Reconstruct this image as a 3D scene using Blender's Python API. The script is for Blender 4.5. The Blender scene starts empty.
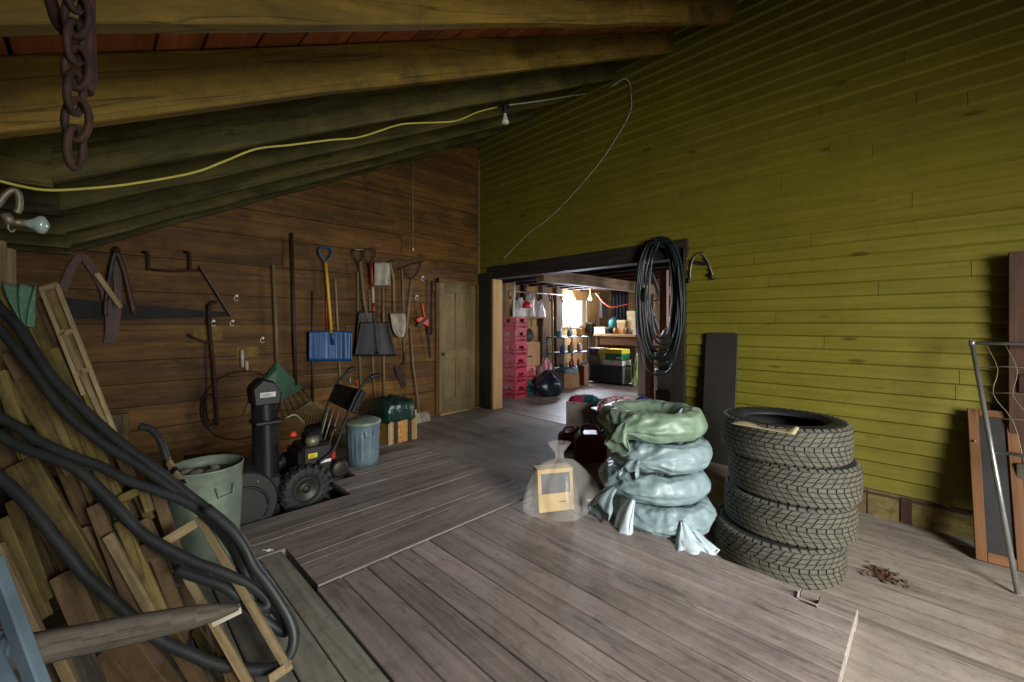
import bpy, bmesh, math, random
from mathutils import Vector, Matrix, Euler, noise
V = Vector
R = random.Random(7)
C = bpy.context.scene.collection
SC = bpy.context.scene

# ---------------------------------------------------------------- camera
CAMH = 1.3
FPX = 419.0
cam_d = bpy.data.cameras.new('camera'); cam = bpy.data.objects.new('camera', cam_d); C.objects.link(cam)
cam.location = (0, 0, CAMH); cam.rotation_euler = (math.pi/2, 0, -math.pi/4)
cam_d.sensor_width = 36; cam_d.lens = 36*FPX/1024; cam_d.shift_y = -17/1024
cam_d.clip_start = 0.05; cam_d.clip_end = 200
SC.camera = cam
# ---------------------------------------------------------------- world, exposure, daylight
w = bpy.data.worlds.new('world'); SC.world = w; w.use_nodes = True
w.node_tree.nodes['Background'].inputs[0].default_value = (0.80, 0.90, 1.0, 1)
w.node_tree.nodes['Background'].inputs[1].default_value = 1.3
SC.view_settings.view_transform = 'Standard'; SC.view_settings.look = 'None'
SC.view_settings.gamma = 1; SC.view_settings.exposure = 0.0
SC.view_settings.use_curve_mapping = False
def area(name, loc, target, sx, sy, power, col):
    l = bpy.data.lights.new(name, 'AREA'); l.shape = 'RECTANGLE'; l.size = sx; l.size_y = sy
    l.energy = power; l.color = col
    o = bpy.data.objects.new(name, l); C.objects.link(o); o.location = loc
    o.rotation_euler = (V(target)-V(loc)).to_track_quat('-Z', 'Y').to_euler()
    return o
door_l = area('daylight_barn_door', (1.0, -3.15, 1.5), (3.1, 1.6, -1.3), 1.7, 1.9, 205, (1.0, 0.97, 0.92))
door_l.data.spread = math.radians(110)
area('daylight_annex_window', (8.45, 6.44, 1.66), (3.4, 3.0, 0.4), 1.15, 0.85, 300, (0.80, 0.86, 1.0))
area('daylight_annex_opening', (8.2, 0.4, 1.5), (6.8, 5.2, 0.9), 1.6, 1.3, 170, (0.92, 0.90, 1.0))

# ---------------------------------------------------------------- pixel to world helpers
S2 = math.sqrt(2)
def ray(px, py):
    u = (px-512)/FPX
    return V(((1+u)/S2, (1-u)/S2, (324-py)/FPX))
O = V((0, 0, CAMH))
def at(px, py, d): return O + ray(px, py)*d
def onX(px, py, X): r = ray(px, py); return O + r*(X/r.x)
def onY(px, py, Y): r = ray(px, py); return O + r*(Y/r.y)
def onZ(px, py, Z): r = ray(px, py); return O + r*((Z-CAMH)/r.z)
def onP(px, py, p, n):
    r = ray(px, py); n = V(n); return O + r*((V(p)-O).dot(n)/r.dot(n))

# ---------------------------------------------------------------- mesh builder
class MB:
    def __init__(s): s.v = []; s.f = []; s.uv = []; s.c = []; s.sm = []; s.r = 0.5
    def rnd(s, r=None): s.r = R.random() if r is None else r; return s
    def add(s, vs, fs, uvs=None, smooth=False):
        b = len(s.v); s.v += [tuple(p) for p in vs]
        for i, f in enumerate(fs):
            s.f.append([b+k for k in f]); s.c.append(s.r); s.sm.append(smooth)
            s.uv.append(uvs[i] if uvs else [(0, 0)]*len(f))
        return s
    def beam(s, p0, p1, w, t, up=(0, 0, 1), w1=None, t1=None, skew=0):
        """board from p0 to p1: w wide (along side), t thick (along up)"""
        p0 = V(p0); p1 = V(p1); d = (p1-p0); L = d.length; d.normalize(); up = V(up)
        side = d.cross(up)
        if side.length < 1e-4: side = d.cross(V((1, 0, 0)))
        side.normalize(); up2 = side.cross(d).normalized()
        w1 = w if w1 is None else w1; t1 = t if t1 is None else t1
        vs = []
        for p, ww, tt, k in ((p0, w, t, 0), (p1, w1, t1, 1)):
            for a, b in ((-1, -1), (1, -1), (1, 1), (-1, 1)):
                vs.append(p + side*(a*ww/2) + up2*(b*tt/2) + (d*skew*a if k else V()))
        o = R.random()*20; q = R.random()*20
        fs = [(0, 1, 5, 4), (1, 2, 6, 5), (2, 3, 7, 6), (3, 0, 4, 7), (0, 3, 2, 1), (4, 5, 6, 7)]
        per = [0, w, w+t, 2*w+t, 2*w+2*t]
        uv = [[(o, q+per[i]), (o, q+per[i+1]), (o+L, q+per[i+1]), (o+L, q+per[i])] for i in range(4)]
        uv += [[(o, q), (o+t*.3, q), (o+t*.3, q+w), (o, q+w)]]*2
        return s.add(vs, fs, uv)
    def box(s, c, size, rot=None):
        c = V(c); h = V(size)/2
        m = Euler(rot).to_matrix() if rot is not None else Matrix.Identity(3)
        ax = max(range(3), key=lambda i: size[i])
        d = m @ V([h[i] if i == ax else 0 for i in range(3)])
        o1 = (ax+1) % 3; o2 = (ax+2) % 3
        up = m @ V([1 if i == o2 else 0 for i in range(3)])
        return s.beam(c-d, c+d, size[o1], size[o2], up)
    def bb(s, a, b):
        a = V(a); b = V(b); return s.box((a+b)/2, [abs(x) for x in (b-a)])
    def tube(s, pts, r, n=8, closed=False, cap=True, r1=None, smooth=True):
        pts = [V(p) for p in pts]; N = len(pts)
        rs = r if isinstance(r, (list, tuple)) else [r + ((r1-r)*i/(N-1) if r1 is not None else 0) for i in range(N)]
        vs = []; prev = None; L = 0; Ls = []
        for i, p in enumerate(pts):
            a = pts[(i-1) % N] if (closed or i > 0) else p
            b = pts[(i+1) % N] if (closed or i < N-1) else p
            t = (b-a).normalized() if (b-a).length > 1e-9 else V((0, 0, 1))
            if prev is None:
                e = t.cross(V((0, 0, 1)))
                if e.length < .05: e = t.cross(V((1, 0, 0)))
                e.normalize()
            else:
                e = prev - t*prev.dot(t)
                e = e.normalized() if e.length > 1e-6 else t.orthogonal().normalized()
            prev = e; f = t.cross(e)
            if i: L += (p-pts[i-1]).length
            Ls.append(L)
            for k in range(n):
                an = 2*math.pi*k/n; vs.append(p + (e*math.cos(an)+f*math.sin(an))*rs[i])
        fs = []; uv = []; M = N if closed else N-1
        for i in range(M):
            j = (i+1) % N
            for k in range(n):
                l = (k+1) % n; fs.append((i*n+k, i*n+l, j*n+l, j*n+k))
                u0 = Ls[i]; u1 = Ls[j] if j > i else Ls[i]+.02
                a0 = k/n*2*math.pi*rs[i]; a1 = (k+1)/n*2*math.pi*rs[i]
                uv.append([(u0, a0), (u0, a1), (u1, a1), (u1, a0)])
        s.add(vs, fs, uv, smooth)
        if cap and not closed:
            b = len(s.v)-len(vs)
            for idx in (list(range(n))[::-1], [(N-1)*n+k for k in range(n)]):
                s.f.append([b+k for k in idx]); s.c.append(s.r); s.sm.append(False); s.uv.append([(0, 0)]*n)
        return s
    def lathe(s, prof, c=(0, 0, 0), n=24, axis='Z', smooth=True, fn=None, rot=None):
        """prof: list of (radius, height)"""
        c = V(c); vs = []; m = Euler(rot).to_matrix() if rot is not None else None
        for j, (r, h) in enumerate(prof):
            for k in range(n):
                a = 2*math.pi*k/n; rr = r
                x, y, z = rr*math.cos(a), rr*math.sin(a), h
                if fn: x, y, z = fn(x, y, z, a, j)
                p = V((x, y, z)) if axis == 'Z' else (V((z, x, y)) if axis == 'X' else V((y, z, x)))
                if m: p = m @ p
                vs.append(c+p)
        fs = []; uv = []
        for j in range(len(prof)-1):
            for k in range(n):
                l = (k+1) % n; fs.append((j*n+k, j*n+l, (j+1)*n+l, (j+1)*n+k))
                uv.append([(j*.05, k/n), (j*.05, (k+1)/n), (j*.05+.05, (k+1)/n), (j*.05+.05, k/n)])
        return s.add(vs, fs, uv, smooth)
    def cyl(s, p0, p1, r, n=12, r1=None):
        s.tube([p0, p1], r, n, r1=r1 if r1 is not None else r, smooth=n > 8)
        return s
    def quad(s, a, b, c, d): return s.add([a, b, c, d], [(0, 1, 2, 3)], [[(0, 0), (1, 0), (1, 1), (0, 1)]])
    def prism(s, poly, origin, ax, ay, depth):
        """polygon in the plane (ax, ay) at origin, extruded by depth vector"""
        o = V(origin); ax = V(ax); ay = V(ay); dp = V(depth); n = len(poly)
        vs = [o+ax*x+ay*y for x, y in poly]; vs += [p+dp for p in vs]
        fs = [tuple(range(n))[::-1], tuple(range(n, 2*n))]
        uv = [[(x, y) for x, y in poly][::-1], [(x, y) for x, y in poly]]
        for i in range(n):
            j = (i+1) % n; fs.append((i, j, j+n, i+n)); uv.append([(0, 0), (.1, 0), (.1, .1), (0, .1)])
        return s.add(vs, fs, uv)
    def grid(s, fn, nu, nv, smooth=True, wrap=False):
        vs = [fn(i/nu, j/nv) for j in range(nv+1) for i in range(nu+1)]
        fs = []; uv = []
        for j in range(nv):
            for i in range(nu):
                a = j*(nu+1)+i; fs.append((a, a+1, a+nu+2, a+nu+1))
                uv.append([(i/nu, j/nv), ((i+1)/nu, j/nv), ((i+1)/nu, (j+1)/nv), (i/nu, (j+1)/nv)])
        return s.add(vs, fs, uv, smooth)

ROOT = {}
def mk(name, mb, mat, loc, bevel=0, solid=0, sub=0):
    me = bpy.data.meshes.new(name); L = V(loc)
    me.from_pydata([tuple(V(p)-L) for p in mb.v], [], mb.f)
    ul = me.uv_layers.new(name='UVMap'); ca = me.color_attributes.new('rnd', 'FLOAT_COLOR', 'CORNER')
    uvd = []; cd = []
    for f, uv, c in zip(mb.f, mb.uv, mb.c):
        for q in uv: uvd += [q[0], q[1]]
        cd += [c, c, c, 1]*len(f)
    me.uv_layers['UVMap'].data.foreach_set('uv', uvd); me.color_attributes['rnd'].data.foreach_set('color', cd)
    me.polygons.foreach_set('use_smooth', mb.sm)
    me.materials.append(mat); me.validate(); me.update()
    o = bpy.data.objects.new(name, me); C.objects.link(o); 
    if solid:
        m = o.modifiers.new('solid', 'SOLIDIFY'); m.thickness = solid; m.offset = 0
    if sub:
        m = o.modifiers.new('sub', 'SUBSURF'); m.levels = sub; m.render_levels = sub
    if bevel:
        m = o.modifiers.new('bevel', 'BEVEL'); m.width = bevel; m.segments = 1; m.limit_method = 'ANGLE'; m.angle_limit = .7
    return o
def thing(name, label, cat, loc=(0, 0, 0), group=None, rot=None):
    o = bpy.data.objects.new(name, None); C.objects.link(o); o.location = loc
    if rot: o.rotation_euler = rot
    o.empty_display_size = .1
    o['label'] = label; o['category'] = cat
    if group: o['group'] = group
    ROOT[o] = V(loc); return o
def part(name, mb, mat, parent, label=None, local=False, **k):
    L = V((0, 0, 0)) if local else ROOT[parent]
    o = mk(name, mb, mat, L, **k); o.parent = parent; ROOT[o] = L
    if label: o['label'] = label
    return o
def single(name, mb, mat, label, cat, loc=None, group=None, kind=None, **k):
    if loc is None:
        n = len(mb.v); xs = [p[0] for p in mb.v]; ys = [p[1] for p in mb.v]; zs = [p[2] for p in mb.v]
        loc = ((min(xs)+max(xs))/2, (min(ys)+max(ys))/2, min(zs))
    o = mk(name, mb, mat, loc, **k); o.location = loc
    o['label'] = label; o['category'] = cat
    if group: o['group'] = group
    if kind: o['kind'] = kind
    ROOT[o] = V(loc); return o
def struct(name, mb, mat, **k):
    o = mk(name, mb, mat, (0, 0, 0), **k); o['kind'] = 'structure'; ROOT[o] = V((0, 0, 0)); return o
def dup(root, loc, rot=None, label=None, group=None):
    r = root.copy(); C.objects.link(r); r.location = loc
    if rot is not None: r.rotation_euler = rot
    if label: r['label'] = label
    if group: r['group'] = group
    for ch in list(root.children):
        c = ch.copy(); C.objects.link(c); c.parent = r
        for g in list(ch.children):
            d = g.copy(); C.objects.link(d); d.parent = c
    return r
def smooth_path(pts, n=6, closed=False):
    P = [V(p) for p in pts]; N = len(P); out = []
    for i in range(N if closed else N-1):
        p0 = P[(i-1) % N] if (closed or i > 0) else P[0]*2-P[1]
        p1 = P[i]; p2 = P[(i+1) % N]
        p3 = P[(i+2) % N] if (closed or i+2 < N) else p2*2-p1
        for k in range(n):
            t = k/n
            out.append(.5*((2*p1)+(p2-p0)*t+(2*p0-5*p1+4*p2-p3)*t*t+(3*p1-p0-3*p2+p3)*t**3))
    if not closed: out.append(P[-1])
    return out

# ---------------------------------------------------------------- materials
def srgb(c):
    return tuple(((x/255)/12.92 if x/255 <= .04045 else ((x/255+.055)/1.055)**2.4) for x in c)+(1,)
def nmat(name):
    m = bpy.data.materials.new(name); m.use_nodes = True; nt = m.node_tree
    return m, nt, nt.nodes['Principled BSDF'], nt.nodes, nt.links
def ramp(N, stops):
    r = N.new('ShaderNodeValToRGB'); e = r.color_ramp.elements
    while len(e) < len(stops): e.new(.5)
    for k, (p, c) in enumerate(stops): e[k].position = p; e[k].color = c
    return r
def wood(name, c1, c2, sx=1.2, sy=22, var=.5, rough=.75, bump=.35, knots=True, stain=None, dirt=.0, crack=0, ks=.8):
    """c1 dark grain, c2 light grain; grain follows the board's length (UV)"""
    m, nt, b, N, L = nmat(name)
    uv = N.new('ShaderNodeUVMap'); mp = N.new('ShaderNodeMapping'); mp.inputs['Scale'].default_value = (sx, sy, 1)
    L.new(uv.outputs[0], mp.inputs[0])
    n1 = N.new('ShaderNodeTexNoise'); n1.inputs['Scale'].default_value = 1.6; n1.inputs['Detail'].default_value = 7
    n1.inputs['Roughness'].default_value = .65; n1.inputs['Distortion'].default_value = .6
    L.new(mp.outputs[0], n1.inputs['Vector'])
    rp = ramp(N, [(.3, srgb(c1)), (.68, srgb(c2))]); L.new(n1.outputs[0], rp.inputs[0])
    col = rp.outputs[0]
    # broad blotches in world-size object space
    tc = N.new('ShaderNodeTexCoord'); n2 = N.new('ShaderNodeTexNoise'); n2.inputs['Scale'].default_value = 2.3
    n2.inputs['Detail'].default_value = 6; n2.inputs['Roughness'].default_value = .6
    L.new(tc.outputs['Object'], n2.inputs['Vector'])
    r2 = ramp(N, [(.25, (1-.55*var*1.3,)*3+(1,)), (.7, (1.12,)*3+(1,))]); L.new(n2.outputs[0], r2.inputs[0])
    mx = N.new('ShaderNodeMix'); mx.data_type = 'RGBA'; mx.blend_type = 'MULTIPLY'; mx.inputs[0].default_value = 1
    L.new(col, mx.inputs[6]); L.new(r2.outputs[0], mx.inputs[7]); col = mx.outputs[2]
    at_ = N.new('ShaderNodeAttribute'); at_.attribute_name = 'rnd'
    mr = N.new('ShaderNodeMapRange'); mr.inputs[3].default_value = 1-var*.55; mr.inputs[4].default_value = 1+var*.35
    L.new(at_.outputs['Fac'], mr.inputs[0])
    m2 = N.new('ShaderNodeVectorMath'); m2.operation = 'SCALE'; L.new(col, m2.inputs[0]); L.new(mr.outputs[0], m2.inputs['Scale']); col = m2.outputs[0]
    if knots:
        mk_ = N.new('ShaderNodeMapping'); mk_.inputs['Scale'].default_value = (2.2, 7, 1); L.new(uv.outputs[0], mk_.inputs[0])
        vo = N.new('ShaderNodeTexVoronoi'); vo.inputs['Scale'].default_value = ks; L.new(mk_.outputs[0], vo.inputs['Vector'])
        rk = ramp(N, [(.06, (.28, .2, .15, 1)), (.13, (1, 1, 1, 1))]); L.new(vo.outputs['Distance'], rk.inputs[0])
        mx3 = N.new('ShaderNodeMix'); mx3.data_type = 'RGBA'; mx3.blend_type = 'MULTIPLY'; mx3.inputs[0].default_value = .7
        L.new(col, mx3.inputs[6]); L.new(rk.outputs[0], mx3.inputs[7]); col = mx3.outputs[2]
    if stain:
        n3 = N.new('ShaderNodeTexNoise'); n3.inputs['Scale'].default_value = 1.1; n3.inputs['Detail'].default_value = 8; n3.inputs['Roughness'].default_value = .7
        L.new(tc.outputs['Object'], n3.inputs['Vector'])
        rs = ramp(N, [(stain[1], (0, 0, 0, 1)), (stain[1]+.12, (1, 1, 1, 1))]); L.new(n3.outputs[0], rs.inputs[0])
        mx4 = N.new('ShaderNodeMix'); mx4.data_type = 'RGBA'; L.new(rs.outputs[0], mx4.inputs[0])
        L.new(col, mx4.inputs[6]); mx4.inputs[7].default_value = srgb(stain[0]); col = mx4.outputs[2]
    if crack:
        mc = N.new('ShaderNodeMapping'); mc.inputs['Scale'].default_value = (.55, 9, 1); L.new(uv.outputs[0], mc.inputs[0])
        nc = N.new('ShaderNodeTexNoise'); nc.inputs['Scale'].default_value = 1.0; nc.inputs['Detail'].default_value = 3; nc.inputs['Distortion'].default_value = .3
        L.new(mc.outputs[0], nc.inputs['Vector'])
        rc_ = ramp(N, [(.490, (1, 1, 1, 1)), (.4985, (1-crack,)*3+(1,)), (.5015, (1-crack,)*3+(1,)), (.51, (1, 1, 1, 1))]); L.new(nc.outputs[0], rc_.inputs[0])
        ms = N.new('ShaderNodeMapping'); ms.inputs['Scale'].default_value = (.9, 3.2, 1); L.new(uv.outputs[0], ms.inputs[0])
        ns = N.new('ShaderNodeTexNoise'); ns.inputs['Scale'].default_value = 1.3; ns.inputs['Detail'].default_value = 8; ns.inputs['Roughness'].default_value = .7; ns.inputs['Distortion'].default_value = 1.2
        L.new(ms.outputs[0], ns.inputs['Vector']); rs2 = ramp(N, [(.34, (1-crack*.75,)*3+(1,)), (.50, (1, 1, 1, 1)), (.72, (1.18,)*3+(1,))]); L.new(ns.outputs[0], rs2.inputs[0])
        for rr in (rc_, rs2):
            mx6 = N.new('ShaderNodeMix'); mx6.data_type = 'RGBA'; mx6.blend_type = 'MULTIPLY'; mx6.inputs[0].default_value = 1
            L.new(col, mx6.inputs[6]); L.new(rr.outputs[0], mx6.inputs[7]); col = mx6.outputs[2]
    if dirt:
        n4 = N.new('ShaderNodeTexNoise'); n4.inputs['Scale'].default_value = 16; n4.inputs['Detail'].default_value = 9; n4.inputs['Roughness'].default_value = .75; L.new(tc.outputs['Object'], n4.inputs['Vector'])
        rd = ramp(N, [(.33, (1-dirt,)*3+(1,)), (.5, (1, 1, 1, 1))]); L.new(n4.outputs[0], rd.inputs[0])
        mx5 = N.new('ShaderNodeMix'); mx5.data_type = 'RGBA'; mx5.blend_type = 'MULTIPLY'; mx5.inputs[0].default_value = 1
        L.new(col, mx5.inputs[6]); L.new(rd.outputs[0], mx5.inputs[7]); col = mx5.outputs[2]
    L.new(col, b.inputs['Base Color'])
    b.inputs['Roughness'].default_value = rough
    b.inputs['Specular IOR Level'].default_value = .3
    bp = N.new('ShaderNodeBump'); bp.inputs['Strength'].default_value = bump; bp.inputs['Distance'].default_value = .004
    L.new(n1.outputs[0], bp.inputs['Height']); L.new(bp.outputs[0], b.inputs['Normal'])
    return m
def mat(name, c, rough=.6, metal=0, var=.25, scale=9, bump=.15, bdist=.004, alpha=1, trans=0, c2=None, spec=.5, emit=None):
    m, nt, b, N, L = nmat(name)
    tc = N.new('ShaderNodeTexCoord'); n = N.new('ShaderNodeTexNoise'); n.inputs['Scale'].default_value = scale
    n.inputs['Detail'].default_value = 6; n.inputs['Roughness'].default_value = .62
    L.new(tc.outputs['Object'], n.inputs['Vector'])
    a = srgb(c); d = srgb(c2) if c2 else tuple(x*(1-var) for x in a[:3])+(1,)
    hi = a if c2 else tuple(min(1, x*(1+var*.5)) for x in a[:3])+(1,)
    rp = ramp(N, [(.34, d), (.66, hi)]); L.new(n.outputs[0], rp.inputs[0]); L.new(rp.outputs[0], b.inputs['Base Color'])
    b.inputs['Roughness'].default_value = rough; b.inputs['Metallic'].default_value = metal
    b.inputs['Specular IOR Level'].default_value = spec
    if bump:
        bp = N.new('ShaderNodeBump'); bp.inputs['Strength'].default_value = bump; bp.inputs['Distance'].default_value = bdist
        L.new(n.outputs[0], bp.inputs['Height']); L.new(bp.outputs[0], b.inputs['Normal'])
    if alpha < 1: b.inputs['Alpha'].default_value = alpha
    if trans: b.inputs['Transmission Weight'].default_value = trans
    if emit:
        b.inputs['Emission Color'].default_value = srgb(emit[0]); b.inputs['Emission Strength'].default_value = emit[1]
    return m
M = {}
M['floor'] = wood('weathered_floor_boards', (122, 113, 107), (152, 142, 136), .8, 18, .30, .52, .3, False, None, .25, crack=.42)
M['floor_low'] = wood('old_floor', (124, 116, 106), (146, 138, 128), .5, 8, .22, .7, .25, False, ((112, 101, 86), .56), .25, crack=.3)
M['floor_grey'] = wood('greenish_board', (104, 102, 92), (142, 140, 128), 1.0, 16, .3, .6, .3, True, None, .3)
M['yellow'] = wood('yellow_painted_boards', (96, 91, 22), (113, 107, 34), .6, 14, .10, .55, .2, True, ((96, 88, 36), .64), .14)
M['yellow_flake'] = wood('flaking_yellow_sill', (90, 78, 50), (136, 126, 60), 1.5, 8, .5, .8, .4, False, ((96, 80, 62), .5), .5)
M['back'] = wood('brown_wall_planks', (70, 46, 15), (120, 84, 32), .5, 9, .55, .7, .4, True, ((60, 42, 18), .60), .25, crack=.5, ks=.6)
M['door_old'] = wood('pale_old_door', (96, 84, 52), (128, 112, 74), .9, 14, .4, .7, .3, True, None, .3)
M['rafter'] = wood('rafter_wood', (88, 70, 20), (138, 112, 38), .5, 7, .5, .7, .6, True, ((60, 52, 20), .58), .3, crack=.6, ks=.45)
M['rafter_grey'] = wood('rafter_grey_wood', (62, 58, 26), (100, 94, 44), .5, 7, .9, .75, .6, True, None, .3, crack=.6, ks=.45)
M['sheath'] = wood('roof_sheathing', (120, 62, 32), (170, 100, 54), .9, 12, .5, .75, .3, True, None, .2)
M['dark_wood'] = wood('dark_timber', (30, 26, 22), (56, 48, 42), .9, 14, .4, .7, .4, False, None, .3)
M['brown_board'] = wood('brown_board', (52, 34, 26), (84, 56, 42), .8, 10, .3, .7, .3, False, None, .3)
M['orange_wood'] = wood('orange_frame_wood', (84, 54, 28), (118, 80, 44), .9, 16, .2, .6, .2)
M['lumber'] = wood('scrap_lumber', (80, 68, 36), (138, 122, 72), 1.1, 16, .7, .7, .4, True, None, .35, crack=.6)
M['lumber_red'] = wood('scrap_lumber_brown', (74, 58, 40), (124, 102, 72), 1.1, 14, .6, .7, .4, True, None, .3)
M['lath'] = wood('lath_wood', (112, 96, 66), (168, 150, 112), 1.1, 24, .4, .7, .2, False, None, .3)
M['bark'] = wood('weathered_post', (52, 48, 40), (98, 92, 80), 1.1, 26, .3, .8, .9, False, None, .4)
M['handle'] = wood('tool_handle', (96, 80, 52), (150, 130, 92), 1.0, 60, .5, .55, .1, False)
M['handle_dark'] = wood('dark_tool_handle', (44, 32, 22), (74, 54, 38), 1.0, 60, .5, .55, .1, False)
M['handle_red'] = mat('red_handle', (140, 34, 26), .5, 0, .25, 20)
M['handle_white'] = mat('white_handle', (170, 166, 150), .5, 0, .25, 20)
M['blue'] = mat('blue_plastic', (4, 66, 116), .42, 0, .2, 14, .1)
M['yellow_pl'] = mat('yellow_handle', (196, 158, 30), .45, 0, .15, 14, .1)
M['black'] = mat('black_plastic', (18, 18, 19), .55, 0, .3, 14, .15)
M['black_rough'] = mat('dark_dusty_metal', (28, 29, 29), .6, .3, .3, 14, .2)
M['steel_dark'] = mat('dark_shovel_steel', (60, 58, 52), .5, .5, .45, 9, .25, c2=(36, 32, 28))
M['steel'] = mat('dull_steel', (128, 122, 104), .5, .5, .4, 9, .2)
M['galv'] = mat('galvanised', (112, 136, 146), .48, .35, .3, 6, .12, c2=(86, 106, 112))
M['galv_green'] = mat('galvanised_green_cast', (128, 142, 124), .55, .2, .35, 6, .15, c2=(96, 110, 96))
M['alu'] = mat('aluminium_tube', (150, 152, 150), .35, .7, .2, 14, .1)
M['bluegrey'] = mat('blue_grey_metal', (104, 124, 138), .5, .3, .25, 8, .1)
M['rubber'] = mat('tyre_rubber', (92, 88, 76), .85, 0, .35, 22, .2, c2=(70, 70, 62), spec=.3)
M['rubber_dark'] = mat('tyre_sidewall', (34, 37, 38), .62, 0, .3, 12, .1, spec=.4)
M['hose'] = mat('black_hose', (40, 44, 44), .5, 0, .35, 8, .15, spec=.5)
M['hose_green'] = mat('dark_green_hose', (10, 32, 31), .5, 0, .3, 10, .1)
M['orange'] = mat('orange_plastic', (196, 66, 24), .45, 0, .2, 14)
M['rust'] = mat('rusty_iron', (70, 46, 34), .75, .5, .5, 30, .5, c2=(34, 26, 22))
M['leather'] = mat('old_leather', (78, 46, 32), .6, 0, .5, 12, .4, c2=(48, 28, 20))
M['white_cer'] = mat('white_porcelain', (224, 220, 206), .3, 0, .1, 14, .05)
M['cord_yellow'] = mat('yellow_cord', (190, 180, 84), .5, 0, .15, 14, 0)
M['cord_white'] = mat('white_cord', (150, 146, 116), .5, 0, .15, 14, 0)
M['bulb'] = mat('frosted_bulb', (196, 204, 190), .2, 0, .05, 14, 0)
M['card'] = mat('cardboard', (158, 122, 84), .8, 0, .15, 7, .1)
M['card_pale'] = mat('pale_cardboard', (172, 160, 120), .75, 0, .15, 12, .1)
M['paper'] = mat('paper', (210, 210, 205), .7, 0, .08, 12, .1)
M['green_pl'] = mat('green_plastic', (22, 74, 42), .5, 0, .25, 12, .1)
M['teal'] = mat('teal_plastic', (34, 110, 120), .4, 0, .2, 12, .1)
M['red_crate'] = mat('red_crate_plastic', (158, 20, 44), .42, 0, .2, 12, .08)
M['maroon'] = mat('maroon_plastic', (88, 18, 24), .5, 0, .3, 12, .08)
M['pink'] = mat('pink_plastic', (206, 96, 110), .45, 0, .2, 12, .1)
M['osb'] = mat('osb_board', (190, 142, 70), .7, 0, .45, 40, .3, c2=(130, 88, 38))
M['grass'] = mat('old_straw', (130, 116, 70), .8, 0, .4, 30, .3)
M['concrete'] = mat('grey_floor', (122, 116, 116), .5, 0, .3, 3, .1)
M['annex_wall'] = mat('annex_wall_boards', (140, 120, 104), .8, 0, .4, 4, .2)
M['plywood'] = wood('pale_plywood', (150, 118, 76), (188, 156, 108), .8, 10, .3, .7, .15, False)
def cardm(n, c, **k): return mat(n, c, **k)
# ================================================================ ROOM
XW = 4.33; YB = 5.07; XL = -1.6; YF = -3.3; ZL = 1.87
ridge = lambda X: 1.955 + .511*X
PIT = -.13
def planks_Y(mb, x0, x1, y0, y1, z, w, th=.05, gap=.005, jit=.003, ysplit=None):
    n = max(1, round((x1-x0)/w)); w = (x1-x0)/n
    for i in range(n):
        a = x0+i*w; cuts = [y0, y1]
        if ysplit: cuts = [y0]+sorted(R.uniform(y0+.3, y1-.3) for _ in range(ysplit))+[y1]
        for k in range(len(cuts)-1):
            mb.rnd(); dz = R.uniform(-jit, 0)
            mb.beam((a+w/2, cuts[k]+.002, z-th/2+dz), (a+w/2, cuts[k+1]-.002, z-th/2+dz), w-gap*R.uniform(.6, 1.5), th)
def planks_X(mb, x0, x1, y0, y1, z, w, th=.05, gap=.005, jit=.003):
    n = max(1, round((y1-y0)/w)); w = (y1-y0)/n
    for i in range(n):
        mb.rnd(); a = y0+i*w; dz = R.uniform(-jit, 0)
        mb.beam((x0, a+w/2, z-th/2+dz), (x1, a+w/2, z-th/2+dz), w-gap*R.uniform(.6, 1.5), th)
# main deck, boards running away to the left
mb = MB(); planks_Y(mb, .775, 2.355, .235, 2.14, 0, .132, gap=.0045)
for (a, b_, c, d) in ((2.357, 2.468, .235, .375), (2.357, 2.468, .45, 2.14), (2.42, 2.468, .377, .448)): mb.rnd(.6); mb.bb((a, c, -.05), (b_, d, -.001))
mb.rnd(1); mb.beam((2.36, .37, .004), (2.36, .452, .004), .008, .01); mb.beam((2.357, .448, .004), (2.42, .455, .004), .006, .01)
struct('floor', mb, M['floor'], bevel=.003)
mb = MB(); planks_X(mb, .79, 2.47, 2.15, 2.64, .004, .082, gap=.004); planks_X(mb, -1.6, 2.47, 2.645, 3.14, .002, .083, gap=.004)
planks_X(mb, 1.40, 2.47, 3.145, 3.5, 0, .089, gap=.004); planks_X(mb, 1.60, 2.47, 3.505, 3.88, 0, .093, gap=.004)
struct('floor', mb, M['floor'], bevel=.0012)
mb = MB(); planks_Y(mb, -1.6, .77, -3.3, 2.64, -.002, .118, gap=.0055)
struct('floor', mb, M['floor_grey'], bevel=.003)
# near floor at the foot of the deck, lower old floor by the yellow wall
mb = MB(); planks_Y(mb, .775, 2.47, -3.3, .30, -.052, .16, gap=.003)
def zlow(x, y):
    s = min(1, max(0, (x-2.5)/.28)); s = s*s*(3-2*s)
    far = min(1, max(0, (y-.98)/.22)); far = far*far*(3-2*far)
    near = -.055 - .145*s
    back = -.055 + .05*min(1, max(0, (x-2.5)/1.7))
    return near*(1-far)+back*far + .004*noise.noise(V((x*1.3, y*1.3, 0)))
ncol = 13
for i in range(ncol):
    x0 = 2.47+(XW-2.47)*i/ncol; x1 = 2.47+(XW-2.47)*(i+1)/ncol-.0025
    ny = 60; mb.rnd(); o = R.random()*9; vs = []; fs = []; uv = []
    for j in range(ny+1):
        y = -3.3+(YB+3.3)*j/ny
        vs += [(x0, y, zlow(x0, y)), (x1, y, zlow(x1, y))]
    for j in range(ny):
        fs.append((2*j, 2*j+1, 2*j+3, 2*j+2)); y = 8.4*j/ny; dy = 8.4/ny
        uv.append([(o+y, o), (o+y, o+.14), (o+y+dy, o+.14), (o+y+dy, o)])
    mb.add(vs, fs, uv, True)
struct('floor', mb, M['floor_low'])
mb = MB(); mb.rnd(.3); mb.bb((-1.7, -3.4, -.5), (9.7, 6.5, -.3)); struct('floor', mb, M['concrete'])
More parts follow.
